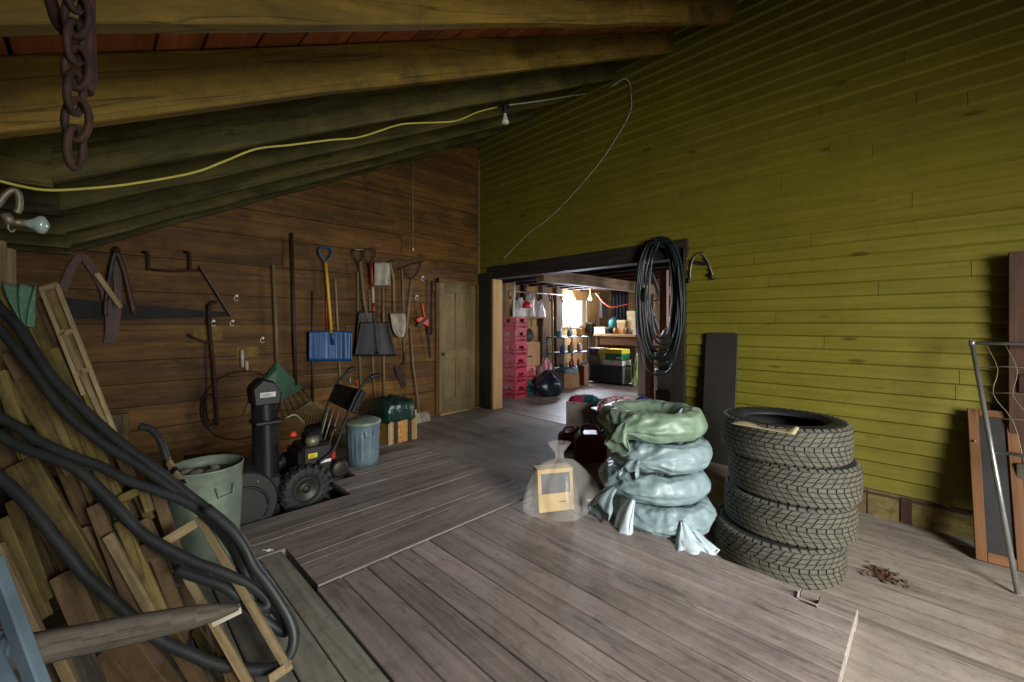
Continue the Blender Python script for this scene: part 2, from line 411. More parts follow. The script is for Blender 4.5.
# the pit where the snow blower stands and the strip along the back wall
mb = MB(); planks_Y(mb, -1.6, 1.6, 3.15, 5.07, PIT, .2, gap=.006); struct('floor', mb, M['floor_low'])
mb = MB(); planks_X(mb, 1.61, 2.47, 3.9, 5.07, -.03, .29, gap=.006); struct('floor', mb, M['floor_grey'])
mb = MB(); mb.bb((1.59, 3.5, -.25), (1.608, 5.0, -.035)); mb.bb((1.385, 3.15, -.25), (1.405, 3.5, -.03)); mb.bb((1.385, 3.49, -.25), (1.6, 3.505, -.03)); mb.bb((-1.6, 3.13, -.25), (1.4, 3.15, -.05)); struct('trim_1', mb, M['dark_wood'])

# back wall: wide horizontal planks
mb = MB(); z = -.3
while z < 4.5:
    h = R.uniform(.20, .33); x = XL
    while x < XW+.1:
        L = R.choice([3.2, 4.2, 6.2])*R.uniform(.9, 1.1); x2 = min(XW+.1, x+L)
        mb.rnd(); yy = YB+.012+R.uniform(0, .006)
        # leave the doorway of the old door free
        mb.beam((x, yy, z+h/2), (x2-.004, yy, z+h/2), .024, h-.005)
        x = x2
    z += h
struct('wall_back', mb, M['back'], bevel=.002)
mb = MB(); mb.bb((XL, YB+.03, -.3), (XW+.3, YB+.06, 4.6)); struct('wall_back', mb, M['dark_wood'])
# old panelled door in the back wall
def YBp(px, py, y=YB): return onY(px, py, y)
dx0 = YBp(438, 400).x; dx1 = YBp(474, 400).x; dzt = YBp(438, 283).z
mb = MB().rnd(.6)
mb.bb((dx0, YB-.02, .0), (dx1, YB+.0, dzt))
for a, b_ in ((dx0, dx0+.10), (dx1-.10, dx1), ((dx0+dx1)/2-.05, (dx0+dx1)/2+.05)): mb.rnd(); mb.bb((a, YB-.035, .0), (b_, YB-.02, dzt))
for z0, z1 in ((0, .2), (.78, .92), (dzt-.14, dzt)): mb.rnd(); mb.bb((dx0+.1, YB-.034, z0), (dx1-.1, YB-.021, z1))
d = struct('door_1', mb, M['door_old'], bevel=.003)
mb = MB(); mb.lathe([(.0, 0), (.02, 0), (.024, .01), (.018, .025), (0, .03)], (dx0+.06, YB-.036, .86), 12, rot=(math.pi/2, 0, 0))
o = part('door_handle', mb, M['rust'], d)
mb = MB(); mb.bb((dx0-.05, YB-.03, -.05), (dx0, YB, dzt+.07)); mb.bb((dx1, YB-.06, -.05), (dx1+.09, YB, dzt+.02)); mb.bb((dx0-.05, YB-.03, dzt), (dx1+.09, YB, dzt+.07))
struct('trim_2', mb, M['back'], bevel=.003)
mb = MB().rnd(.8); mb.bb((dx0, YB-.07, -.06), (dx1+.05, YB-.005, -.0)); struct('trim_3', mb, M['plywood'], bevel=.004)

# yellow clapboard wall with the opening
YO0 = 1.81; YO1 = 4.74; ZO = 1.985
mb = MB(); z = -.0; ex = .1085
while z < 4.75:
    h = ex
    segs = [(YF, YB)]
    if z < ZO+.19 - .02: segs = [(YF, YO0-.03), (YO1, YB)]
    for (a, b_) in segs:
        cuts = [a]; y = a + R.uniform(.3, 3)
        while y < b_-.2: cuts.append(y); y += R.uniform(1.2, 3.4)
        cuts.append(b_)
        for k in range(len(cuts)-1):
            mb.rnd(); y0, y1 = cuts[k]+.0015, cuts[k+1]-.0015; j = R.uniform(-.001, .001)
            # lap siding: the foot of each board stands out
            X0 = XW; xb = XW-.026+j; xt = XW-.003
            vs = [(xb, y0, z+.013), (X0-.003, y0, z-.001), (X0+.02, y0, z+h), (xt, y0, z+h), (xb, y1, z+.013), (X0-.003, y1, z-.001), (X0+.02, y1, z+h), (xt, y1, z+h)]
            o = R.random()*9
            uvf = lambda ya, yb_: [(o+ya, o), (o+yb_, o), (o+yb_, o+h), (o+ya, o+h)]
            fs = [(0, 4, 5, 1), (0, 3, 7, 4), (2, 6, 7, 3), (0, 1, 2, 3), (4, 7, 6, 5), (1, 5, 6, 2)]
            uv = [[(o+y0, o), (o+y1, o), (o+y1, o+.01), (o+y0, o+.01)], [(o+y0, o), (o+y0, o+h), (o+y1, o+h), (o+y1, o)]] + [[(o, o)]*4]*4
            mb.add(vs, fs, uv)
    z += h
struct('wall_right', mb, M['yellow'])
mb = MB(); mb.rnd(.3)
mb.bb((XW+.02, YF, -.25), (XW+.1, YO0, 4.8)); mb.bb((XW+.02, YO1, -.25), (XW+.1, YB+.1, 4.8)); mb.bb((XW+.02, YO0, ZO+.19), (XW+.1, YO1, 4.8))
struct('wall_right', mb, M['dark_wood'])
# flaking sill below the clapboards
mb = MB()
ys = [YF, -2.2, -1.1, .12, .36, YO0]
for k in range(len(ys)-1):
    mb.rnd(); mb.bb((XW-.008, ys[k]+.003, -.24), (XW+.02, ys[k+1]-.003, -.012))
struct('baseboard_right', mb, M['yellow_flake'], bevel=.004)
mb = MB().rnd(.2); mb.bb((XW-.02, .10, -.23), (XW-.005, .16, -.01)); mb.bb((XW-.014, -.2, -.035), (XW-.005, YO0-.2, -.015))
struct('trim_4', mb, M['brown_board'])
# header beam, jamb posts
mb = MB().rnd(.3); mb.bb((XW-.035, YO0-.05, ZO), (XW+.16, YO1+.09, ZO+.19)); struct('trim_5', mb, M['dark_wood'], bevel=.006)
mb = MB().rnd(.7); mb.bb((XW-.03, YO1-.04, .0), (XW+.16, YO1, ZO)); struct('trim_6', mb, M['plywood'], bevel=.004)
mb = MB().rnd(.2); mb.bb((XW-.045, YO0-.03, -.2), (XW+.14, YO0+.125, ZO)); struct('trim_7', mb, M['dark_wood'], bevel=.006)
# dark corner board between the old door and the opening
mb = MB().rnd(.2); mb.bb((XW-.045, YB-.035, 0), (XW-.0, YB, 3.9)); struct('trim_8', mb, M['door_old'], bevel=.003)
mb = MB().rnd(.3); mb.bb((XW-.05, YO1+.005, 0), (XW-.028, YB-.04, ZO+.1)); struct('trim_9', mb, M['dark_wood'])
# left and front walls, behind the camera, with the barn doorway the daylight comes in by
mb = MB(); y = YF
while y < YB: mb.rnd(); mb.bb((XL-.03, y, -.3), (XL, y+.195, ZL+.3)); y += .2
struct('wall_left', mb, M['back'])
mb = MB(); x = XL
while x < XW:
    mb.rnd()
    if 0.0 < x+.1 < 2.2: mb.bb((x, YF-.03, 2.5), (x+.195, YF, 4.6))
    else: mb.bb((x, YF-.03, -.3), (x+.195, YF, 4.6))
    x += .2
struct('wall_front', mb, M['back'])

# roof: sheathing boards running along Y, rafters below
sl = math.atan(.511); RD = .20
mb = MB(); s = -1.4
dirv = V((math.cos(sl), 0, math.sin(sl))); nrm = V((-math.sin(sl), 0, math.cos(sl)))
s0 = V((-.16, 0, ridge(-.16)))
while s < 5.4:
    wv = R.uniform(.15, .23); mb.rnd(); p = s0+dirv*(s+wv/2)+nrm*(RD+.012)
    mb.beam((p.x, YF, p.z), (p.x, YB+.05, p.z), wv-.012, .022, nrm); s += wv
x = XL
while x < -1.0: mb.rnd(); mb.bb((x, YF, ZL+.2), (min(x+.19, -.1), YB+.05, ZL+.22)); x += .2
ceil = struct('ceiling', mb, M['sheath'])
mb = MB().rnd(.2)
p = s0+dirv*-1.6+nrm*(RD+.06); q = s0+dirv*5.6+nrm*(RD+.06); mb.beam(p, q, 2*8.5, .02, nrm)
part('roof_deck', mb, M['dark_wood'], ceil)
ry = [5.02, 4.62, 3.97, 3.28, 2.62, 1.94, 1.33, .66, 0.0, -.66, -1.32, -1.98, -2.64]
for i, y in enumerate(ry):
    mb = MB().rnd(); th = .055
    a = (s0 if y > 2.2 else s0-dirv*1.2) + nrm*(RD/2); e = V((XW-.0, 0, ridge(XW)))+nrm*(RD/2)+dirv*.06
    # slightly irregular hewn timber: split in lengths with small offsets
    n = 14; pts = []
    for k in range(n+1):
        t = k/n; p = a.lerp(e, t)
        pts.append(p + nrm*R.uniform(-.004, .004))
    vs = []; fs = []; uv = []; o = R.random()*9
    for k, p in enumerate(pts):
        hh = RD/2+R.uniform(-.006, .004); j = R.uniform(-.003, .003)
        for sy, sn in ((-1, -1), (1, -1), (1, 1), (-1, 1)): vs.append(V((p.x, y+sy*th/2+j, p.z)) + nrm*sn*hh*(1 if sn < 0 else .98))
    per = [0, th, th+RD, 2*th+RD, 2*th+2*RD]
    Ls = 4.9/n
    for k in range(n):
        for q in range(4):
            l = (q+1) % 4; fs.append((k*4+q, k*4+l, k*4+4+l, k*4+4+q))
            uv.append([(o+k*Ls, o+per[q]), (o+k*Ls, o+per[q+1]), (o+k*Ls+Ls, o+per[q+1]), (o+k*Ls+Ls, o+per[q])])
    mb.add(vs, fs, uv)
    part('rafter', mb, M['rafter'] if y < 2.2 else M['rafter_grey'], ceil, bevel=.004)
    if y < 2.2: continue
    mb = MB().rnd(); mb.beam((-1.6, y, ZL+.09), (-.12, y, ZL+.09), th, .18); part('tie_beam', mb, M['rafter_grey'], ceil, bevel=.004)
# wall plate at the knee of the roof
mb = MB().rnd(.4); mb.beam((-.3, YF, ZL+.24), (-.3, YB, ZL+.24), .1, .08); part('wall_plate', mb, M['rafter_grey'], ceil)
# ================================================================ TYRES
def tyre_profile(Ro, W, Ri):
    h = W/2
    return [(Ri, -h*.72), (Ri+.012, -h*.84), (Ri+.05, -h*.97), (Ro-.050, -h*.99), (Ro-.018, -h*.93), (Ro-.011, -h*.8),
            (Ro-.006, -h*.4), (Ro-.005, 0), (Ro-.006, h*.4), (Ro-.011, h*.8), (Ro-.018, h*.93), (Ro-.050, h*.99), (Ri+.05, h*.97), (Ri+.012, h*.84), (Ri, h*.72),
            (Ri+.02, h*.66), (Ro-.05, h*.6), (Ro-.035, 0), (Ro-.05, -h*.6), (Ri+.02, -h*.66), (Ri, -h*.72)]
def make_tyre(label, loc, Ro=.365, W=.225, Ri=.215):
    t = thing('tire', label, 'tire', loc, 'winter tires in the stack by the yellow wall')
    mb = MB().rnd(); mb.lathe([(r, h+W/2) for r, h in tyre_profile(Ro, W, Ri)], n=72)
    for k in (.26, .30, .335):
        if k < Ro-.04: mb.lathe([(k-.002, W*.985), (k, W*.995), (k+.002, W*.985)], n=64)
    part('sidewall', mb, M['rubber_dark'], t, local=True)
    mb = MB()
    rows = 7; n = 46; hw = W*.43
    for q in range(rows):
        zc0 = -hw+2*hw*q/rows; zc1 = -hw+2*hw*(q+1)/rows; g = .0034
        mid = abs((q+.5)/rows*2-1); sgn = 1 if q >= rows/2 else -1
        off = mid*1.35
        for k in range(n):
            mb.rnd()
            a0 = (k+off)/n*2*math.pi; a1 = (k+off+.83)/n*2*math.pi; sk = (.42 if q != rows//2 else 0)*sgn/n*2*math.pi
            pts = []
            for r in (Ro-.013-mid*.003, Ro+.002-mid**3*.008):
                for (a, z) in ((a0, zc0+g), (a1, zc0+g), (a1, zc1-g), (a0, zc1-g)):
                    aa = a + (sk if z > (zc0+zc1)/2 else 0)
                    if r > Ro-.012: aa += .0
                    pts.append(V((r*math.cos(aa), r*math.sin(aa), z+W/2)))
            mb.add(pts, [(0, 1, 5, 4), (1, 2, 6, 5), (2, 3, 7, 6), (3, 0, 4, 7), (4, 5, 6, 7)], [[(0, 0)]*4]*5)
    # shoulder lugs reaching over the edge
    for s in (-1, 1):
        for k in range(n):
            mb.rnd(); a0 = (k+1.2)/n*2*math.pi; a1 = (k+1.2+.7)/n*2*math.pi; pts = []
            for rr, zz in ((Ro-.014, hw), (Ro-.007, hw*1.02), (Ro-.022, W*.495), (Ro-.034, W*.485)):
                for a in (a0, a1): pts.append(V((rr*math.cos(a), rr*math.sin(a), s*zz+W/2)))
            fs = [(0, 1, 3, 2), (2, 3, 5, 4), (4, 5, 7, 6), (0, 2, 4, 6), (1, 7, 5, 3)]
            mb.add(pts, fs, [[(0, 0)]*4]*5)
    part('tread', mb, M['rubber'], t, local=True)
    return t
TX, TY, TZ = 3.16, .66, -.2
T1 = make_tyre('used black winter tire at the bottom of the tall tire stack', (TX-.05, TY+.045, TZ), .358)
tl = ['second winter tire from the floor in the tall tire stack', 'third winter tire from the floor in the tall tire stack', 'topmost winter tire of the tall stack, open in the middle under a cardboard strip']
for k, (dx, dy) in enumerate(((.0, .0), (.02, -.02), (.0, .02))):
    t_ = dup(T1, (TX+dx, TY+dy, TZ+.2255*(k+1)), (0, 0, .9*(k+1)), tl[k])
# cardboard strip across the top tyre
ztop = TZ+.2255*4+.003
mb = MB().rnd()
a = onZ(733, 423, ztop); b_ = onZ(797, 434, ztop); d_ = (b_-a).normalized(); side = V((-d_.y, d_.x, 0))
mb.grid(lambda u, v: a+(b_-a)*u+side*(v-.5)*.075+V((0, 0, .004+.010*math.sin(u*9)*v*v+(.02 if u > .92 else 0)*v)), 16, 3)
single('cardboard_strip', mb, M['card_pale'], 'torn pale cardboard strip lying across the top tire', 'cardboard', solid=.003)

# ================================================================ BAGGED TYRES
plastic_g = mat('translucent_green_bag', (128, 152, 130), .42, 0, .15, 11, .6, .012, alpha=.86)
plastic_b = mat('translucent_blue_bag', (134, 156, 160), .42, 0, .15, 11, .6, .012, alpha=.88)
plastic_w = mat('white_plastic_bag', (176, 192, 198), .35, 0, .1, 5, .4, .02)
plastic_c = mat('clear_plastic_bag', (190, 188, 182), .18, 0, .1, 5, .6, .02, alpha=.26)
def bag_shell(c, Ro, H, seed, knot_a, dimple=.05):
    """plastic bag drawn over a tyre lying flat, gathered towards a knot at angle knot_a"""
    mb = MB().rnd()
    prof = [(0.0, H-dimple), (.08, H-dimple), (.15, H-dimple*.8), (.21, H-.012), (.27, H+.002), (.32, H-.012), (Ro, H-.06), (Ro+.012, H*.5), (Ro-.002, .055), (.30, .015), (.2, .0), (0, .0)]
    # resample
    P = []
    for i in range(len(prof)-1):
        for k in range(4): P.append((prof[i][0]+(prof[i+1][0]-prof[i][0])*k/4, prof[i][1]+(prof[i+1][1]-prof[i][1])*k/4))
    P.append(prof[-1])
    def fn(x, y, z, a, j):
        r = math.hypot(x, y)
        da = (a-knot_a+math.pi) % (2*math.pi)-math.pi
        g = math.exp(-(da/.75)**2)                       # gathering
        q = noise.noise(V((math.cos(a)*2.2+seed, math.sin(a)*2.2, z*5)))
        q2 = noise.noise(V((a*7+seed, z*4+seed*.7, r*3)))
        rad_ = noise.noise(V((math.atan2(z-H*.5, abs(da)*.35+.01)*6+seed, 0, abs(da)*.6)))
        ridge_ = abs(noise.noise(V((da*9/(.25+abs(z-H*.45)*5), seed*2, 0))))
        k = r/Ro if Ro else 0
        rr = r + k*(.016*q+.008*q2+.034*rad_*math.exp(-(da/1.6)**2) - .030*g*ridge_ + .05*g*math.exp(-((z-H*.5)/(H*.3))**2))
        cr_ = -.020*abs(noise.noise(V((a*3.2+seed, z*13, r*6))))-.011*abs(noise.noise(V((a*9+z*10, z*26+seed, r*13))))
        rr += cr_*k
        fold = cr_*.5 + .012*noise.noise(V((x*9+seed, y*9, z*3)))+.007*noise.noise(V((x*22, y*22+seed, z*9)))
        zz = z + (fold if z > .02 else 0)*min(1, r*6+.4)
        return rr*math.cos(a), rr*math.sin(a), zz
    mb.lathe(P, c, n=110, fn=fn); return mb
def tail(c, direction, L, w, seed, curl=.3, n=26):
    """gathered neck of a bag opening into a crumpled fan"""
    mb = MB().rnd(); c = V(c); d = V(direction).normalized(); s = d.cross(V((0, 0, 1)));
    s = s.normalized() if s.length > .1 else V((1, 0, 0)); u_ = s.cross(d)
    def fn(a, t):
        an = a*2*math.pi; ww = .012 + w*(t**1.2); flat = .45
        p = c + d*(L*t) - V((0, 0, 1))*curl*L*t*t
        rr = 1+.45*noise.noise(V((math.cos(an)*2.5+seed, math.sin(an)*2.5, t*3)))
        return p + s*(math.cos(an)*ww*rr) + u_*(math.sin(an)*ww*flat*rr + .012*math.sin(an*5+seed)*t)
    mb.grid(fn, n, 14); return mb
BX, BY = None, None
bc = onZ(656, 519, -.05); BX, BY = bc.x, bc.y
bag_d = CAMH
bags = []
Hb = .198
zb = -.052
specs = [((.02, -.02), plastic_b, 'pale blue plastic bag around a tire, lowest of the bagged stack', -2.7),
         ((-.01, .01), plastic_b, 'pale blue plastic bagged tire, second from the floor, knotted at its left', 2.9),
         ((.02, .0), plastic_b, 'blue-green plastic bagged tire directly under the top green one', -3.0),
         ((-.02, .02), plastic_g, 'pale green plastic bagged tire on top of the bagged stack', 3.1)]
for k, ((dx, dy), m_, lab, ka) in enumerate(specs):
    L0 = V((BX+dx, BY+dy, zb+k*Hb))
    t = thing('bagged_tire', lab, 'bagged tire', L0, 'bagged tires beside the tall stack')
    part('plastic_bag', bag_shell(L0, .345, Hb-.004, 3.1+k*5.3, ka, .045 if k < 3 else .075), m_, t, sub=1)
    mb = MB().rnd(); mb.lathe([(r*.8, h*.6+.085) for r, h in tyre_profile(.36, .2, .2)], L0+V((0, 0, .0)), n=40); part('tire_inside', mb, M['rubber_dark'], t)
    ka2 = ka; kp = L0+V((math.cos(ka2)*.345, math.sin(ka2)*.345, Hb*.5))
    if k == 3:
        part('knot', tail(kp-V((.02, .02, -.03)), (math.cos(ka2), math.sin(ka2), .1), .10, .07, k, 1.4), m_, t, solid=.001)
    elif k == 2:
        part('knot', tail(kp, (math.cos(ka2)-.15, math.sin(ka2)+.15, .3), .16, .055, k, .6), plastic_b, t, solid=.001)
    elif k == 1:
        part('knot', tail(kp, (math.cos(ka2), math.sin(ka2), .1), .17, .08, k, .9), plastic_b, t, solid=.001)
        part('tail', tail(kp+V((.06, -.1, .0)), (math.cos(ka2)+.5, math.sin(ka2), -.9), .26, .09, k+9, .4), plastic_w, t, solid=.001)
    else:
        part('tail', tail(L0+V((-.235, -.255, .15)), (-.55, -.5, -.55), .20, .085, 31, .1), plastic_w, t, solid=.001)
        part('knot', tail(L0+V((-.19, -.30, .10)), (-.25, -.75, -.42), .15, .05, 17, .1), plastic_w, t, solid=.001)

# ================================================================ BAGGED BIRD FEEDER-LIKE BOX
pb = onZ(557, 512, 0); 
pl = onP(541, 513, (pb.x, pb.y, 0), (1, 1, 0)); 
bt = thing('wooden_box', 'pale wooden box with a dark square pane standing on the deck inside clear plastic', 'box', (pb.x, pb.y, 0))
fw = V((-1, -1, 0)).normalized(); sw = V((1, -1, 0)).normalized()
rot = Matrix.Rotation(.25, 3, 'Z'); fw = rot @ fw; sw = rot @ sw; upv = V((0, 0, 1)); upl = (upv - fw*.14).normalized()
c0 = V((pb.x, pb.y, .005)); W_, H_ = .26, .285
mb = MB().rnd(.7)
def panel(mb, x0, x1, y0, y1, d0, d1):
    P = lambda x, y, d: c0+sw*x+upl*y+fw*d
    vs = [P(x0, y0, d0), P(x1, y0, d0), P(x1, y1, d0), P(x0, y1, d0), P(x0, y0, d1), P(x1, y0, d1), P(x1, y1, d1), P(x0, y1, d1)]
    mb.add(vs, [(0, 3, 2, 1), (4, 5, 6, 7), (0, 1, 5, 4), (1, 2, 6, 5), (2, 3, 7, 6), (3, 0, 4, 7)], [[(x0, y0), (x1, y0), (x1, y1), (x0, y1)]]*6)
panel(mb, -W_/2, W_/2, 0, H_, -.10, -.012); panel(mb, -W_/2, W_/2, 0, H_*.42, -.012, 0)
panel(mb, -W_/2, -W_/2+.025, H_*.42, H_, -.012, .0); panel(mb, W_/2-.025, W_/2, H_*.42, H_, -.012, 0); panel(mb, -W_/2, W_/2, H_-.03, H_, -.012, .003)
part('box_body', mb, mat('pale_box_wood', (206, 176, 116), .6, 0, .12, 9, .1), bt, bevel=.002)
mb = MB().rnd(); panel(mb, -W_/2+.025, W_/2-.025, H_*.42, H_-.03, -.012, -.006); part('dark_pane', mb, mat('dark_pane', (44, 52, 62), .3, 0, .2, 9, 0), bt)
mb = MB().rnd()
for k, x in enumerate((.02, .034, .046, .058, .07)): panel(mb, x, x+.009, H_*.2, H_*.2+.008, 0, .0012)
part('lettering', mb, M['dark_wood'], bt)
# clear bag
cb = V((pb.x, pb.y, 0)) - fw*.03 + sw*.03
mb = MB().rnd()
def bagf(a, t):
    an = a*2*math.pi; z = .50*t
    # square-ish base narrowing to the tied neck
    r = .215*(1-t)**.55*(1-.15*t) if t < .8 else .0
    if t < .72: r = .23*(1-(t/.78)**2.2)**.6
    elif t < .82: r = .026
    else: r = .026+.05*(t-.82)/.18
    z = [.0, .36][0] + (.40*t/.82 if t < .82 else .40+.07*(t-.82)/.18)
    sq = 1+.13*math.cos(4*(an))
    rr = r*sq*(1+.10*noise.noise(V((math.cos(an)*3, math.sin(an)*3, z*7)))+.06*math.sin(an*11+z*14)*(t if t < .8 else .5))
    ex = .10*max(0, math.cos(an))**6*(1-t)**3
    return cb + sw*(rr*math.cos(an)*1.05+ex) + fw*(rr*math.sin(an)*.72) + V((0, 0, max(.003, z)))
mb.grid(bagf, 64, 34)
single('clear_plastic_bag', mb, plastic_c, 'tied clear plastic bag around the pale wooden box on the deck', 'plastic bag', loc=(pb.x, pb.y, 0))
mb = tail(cb+sw*.20+V((0, 0, .05)), sw*1.0+fw*.5-upv*.25, .16, .045, 5, .1); single('plastic_scrap', mb, plastic_w, 'crumpled white plastic end at the right foot of the clear bag', 'plastic', solid=.001)

# ================================================================ RED CANS BEHIND THE BAGS
def jerry(loc, label, s=1, rz=0):
    t = thing('fuel_can', label, 'fuel can', loc, 'maroon fuel cans behind the bagged tires', (0, 0, rz))
    mb = MB().rnd(); w_, d_, h_ = .26*s, .17*s, .25*s
    pr = [(-.5, 0), (.5, 0), (.5, .78), (.32, 1), (-.32, 1), (-.5, .82)]
    mb.prism([(x*w_, y*h_) for x, y in pr], (0, -d_/2, 0), (1, 0, 0), (0, 0, 1), (0, d_, 0))
    part('can_body', mb, M['maroon'], t, local=True, bevel=.015)
    mb = MB().rnd(); mb.tube(smooth_path([(-.28*w_, 0, h_*.98), (-.2*w_, 0, h_*1.2), (.2*w_, 0, h_*1.2), (.28*w_, 0, h_*.98)]), .014*s, 8); part('handle', mb, M['maroon'], t, local=True)
    mb = MB().rnd(); mb.lathe([(.03*s, 0), (.03*s, .03), (.022*s, .035), (.012*s, .07), (0, .07)], (.4*w_, 0, h_*.88), 14, rot=(0, .4, 0)); part('spout', mb, M['black'], t, local=True)
    return t
g0 = onZ(590, 460, -.03); jerry((g0.x, g0.y, -.045), 'maroon plastic fuel can on the floor just left of the bagged tires', 1.15, -.8)
g1 = onZ(572, 452, -.03); jerry((g1.x+.08, g1.y+.1, -.045), 'smaller maroon fuel can partly hidden behind the front one', .8, -.5)

# ================================================================ CLOTHES BOXES IN THE OPENING
def cloth_lump(c, rx, ry, h, seed, n=40, m=22):
    mb = MB().rnd(); c = V(c)
    def fn(a, t):
        an = a*2*math.pi; r = math.sin(t*math.pi/2)
        k = 1+.28*noise.noise(V((math.cos(an)*1.7+seed, math.sin(an)*1.7, t*2)))
        z = h*math.cos(t*math.pi/2)**.8*(1+.35*noise.noise(V((math.cos(an)*r*3+seed, math.sin(an)*r*3, 5))))+.018*noise.noise(V((an*3, t*9, seed)))
        return c+V((rx*r*k*math.cos(an), ry*r*k*math.sin(an), max(0.0, z)))
    mb.grid(fn, n, m); return mb
mg = mat('magenta_patterned_cloth', (176, 22, 86), .85, 0, .1, 16, .2, c2=(228, 214, 220))
mg2 = mat('magenta_cloth', (150, 20, 66), .85, 0, .4, 9, .2)
tealc = mat('teal_cloth', (24, 100, 110), .85, 0, .4, 9, .2); bluec = mat('navy_cloth', (34, 44, 116), .85, 0, .4, 9, .2)
b0 = onZ(590, 430, 0); bx = thing('open_box', 'open pale box overflowing with clothes in the middle of the opening', 'box', (b0.x+.05, b0.y+.1, -.03))
Lb = ROOT[bx]; mb = MB().rnd()
for k in range(4):
    an = math.pi/4*0+k*math.pi/2+.35; dv = V((math.cos(an), math.sin(an), 0)); sv = V((-dv.y, dv.x, 0))
    mb.beam(Lb+dv*.19-sv*.186+V((0, 0, .19)), Lb+dv*.19+sv*.186+V((0, 0, .19)), .38, .008, dv)
mb.beam(Lb+V((-.18, 0, .01)), Lb+V((.18, 0, .01)), .34, .01)
part('box_shell', mb, mat('pale_pink_box', (150, 138, 130), .7, 0, .2, 6, .1), bx)
def lump(name, px, py, z, rx, ry, h, seed, m_, lab, cat='clothes'):
    p = onZ(px, py, z); mb = cloth_lump((p.x, p.y, z), rx, ry, h, seed); return single(name, mb, m_, lab, cat, loc=(p.x, p.y, z), sub=0)
Lz = .38
for nm, dx, dy, rx, ry, h, sd, m_, lab in (('folded_cloth', -.10, .06, .12, .10, .09, 1, mg2, 'dark magenta cloth bundled in the left of the open box'), ('folded_cloth', .04, -.04, .13, .10, .085, 5, tealc, 'teal cloth heaped in the front of the open box'), ('folded_cloth', .10, .10, .10, .08, .07, 8, mat('grey_cloth', (150, 150, 156), .85), 'pale grey cloth at the back of the open box')):
    single(nm, cloth_lump(Lb+V((dx, dy, Lz-.03)), rx, ry, h, sd), m_, lab, 'clothes', loc=tuple(Lb+V((dx, dy, Lz-.03))))
b2 = onZ(640, 446, 0)
sp = thing('storage_tub', 'dark green tub of clothes hidden behind the bagged tires', 'tub', (b2.x+.1, b2.y+.25, -.03)); Ls = ROOT[sp]
mb = MB().rnd()
def rr_(w_, h_, r, n=5):
    out = []
    for cx, cy, a0 in ((w_/2-r, h_/2-r, 0), (-w_/2+r, h_/2-r, 90), (-w_/2+r, -h_/2+r, 180), (w_/2-r, -h_/2+r, 270)):
        for k in range(n+1): a = math.radians(a0+90*k/n); out.append((cx+r*math.cos(a), cy+r*math.sin(a)))
    return out
mb.prism(rr_(.62, .42, .06), Ls, (sw.x, sw.y, 0), (-sw.y, sw.x, 0), (0, 0, .34)); part('tub_body', mb, M['green_pl'], sp, bevel=.01)
mb = MB().rnd(); mb.prism(rr_(.66, .46, .07), Ls+V((0, 0, .34)), (sw.x, sw.y, 0), (-sw.y, sw.x, 0), (0, 0, .03)); part('tub_rim', mb, M['green_pl'], sp, bevel=.01)
single('patterned_cloth', cloth_lump(Ls+V((-.06, .04, .372)), .25, .22, .13, 12, 60, 30), mg, 'magenta and white patterned cloth heaped on the green tub', 'clothes')
single('navy_cloth', cloth_lump(Ls+sw*.25+V((0, 0, .372)), .10, .12, .12, 15), bluec, 'navy blue cloth at the right end of the heap on the tub', 'clothes')

# ================================================================ BLACK BOARD AGAINST THE YELLOW WALL
bl = onX(702, 440, XW-.09); top_l = onX(714, 332, XW-.02); 
y_a = onX(738, 400, XW-.05).y; y_b = onX(706, 400, XW-.05).y
h_b = onX(716, 333, XW-.03).z
mb = MB().rnd(.5)
ax = V((0, 1, 0)); ay = V((-.13, 0, -1)).normalized(); ay = V((.11, 0, 1)).normalized()
Hp = (h_b+.2)/ay.z
mb.prism([(x+(y_b-y_a)/2, y+Hp/2) for x, y in rr_(y_b-y_a, Hp, .035)], (XW-.185, y_a, -.195), ax, ay, (-.022, 0, 0))
single('leaning_board', mb, mat('dark_panel', (44, 42, 36), .55, 0, .3, 3, .1), 'dark round-cornered panel leaning on the yellow wall behind the tires', 'board', loc=(XW-.15, (y_a+y_b)/2, -.2), bevel=.003)

# ================================================================ COILED GREEN HOSE ON ITS NAIL, SAW FRAME, STRAP
hx = XW-.10
top = onX(657, 240, hx)
hz = thing('coiled_hose', 'dark green garden hose hanging in long loops over the right end of the opening', 'hose', (hx, top.y, top.z))
mb = MB().rnd(); mb.cyl((XW-.03, top.y, top.z-.02), (XW-.16, top.y, top.z-.005), .012, 8); part('hook', mb, M['rust'], hz)
mb = MB().rnd()
loops = [(-634, 372, 0), ]
pts = []
lo = [(636, 681, 240, 375), (640, 679, 241, 365), (645, 677, 243, 352), (648, 681, 244, 345), (638, 684, 238, 360), (650, 672, 246, 338), (642, 676, 240, 358), (636, 683, 237, 352)]
for i, (xa, xb, yt, yb_) in enumerate(lo):
    xo = -.035+.009*i
    for k in range(22):
        a = math.pi/2 - 2*math.pi*k/22
        ca, sa = math.cos(a), math.sin(a); cx = (xa+xb)/2; cy = (yt+yb_)/2
        # elongated loop: arch on top, longer hang below
        px = cx+(xb-xa)/2*(abs(ca)**.75*(1 if ca > 0 else -1))+R.uniform(-.7, .7); py = cy-(yb_-yt)/2*(abs(sa)**.95*(1 if sa > 0 else -1))
        pts.append(onX(px, py, hx+xo+.012*math.sin(k*1.3+i)))
mb.tube(smooth_path(pts, 3), .0105, 8); part('hose_loops', mb, M['hose_green'], hz)
mb = MB().rnd()
for (xa, ya), (xb, yb_) in (((645, 278), (643, 302)),):
    p = onX(xa, ya, hx+.02); q = onX(xb, yb_, hx+.02); mb.lathe([(.012, 0), (.03, .03), (.034, .1), (.02, .15), (0, .16)], q, 14)
part('nozzle', mb, M['hose_green'], hz)
st = MB().rnd(); s1 = onX(684, 247, XW-.03); s2 = onX(683, 290, XW-.03)
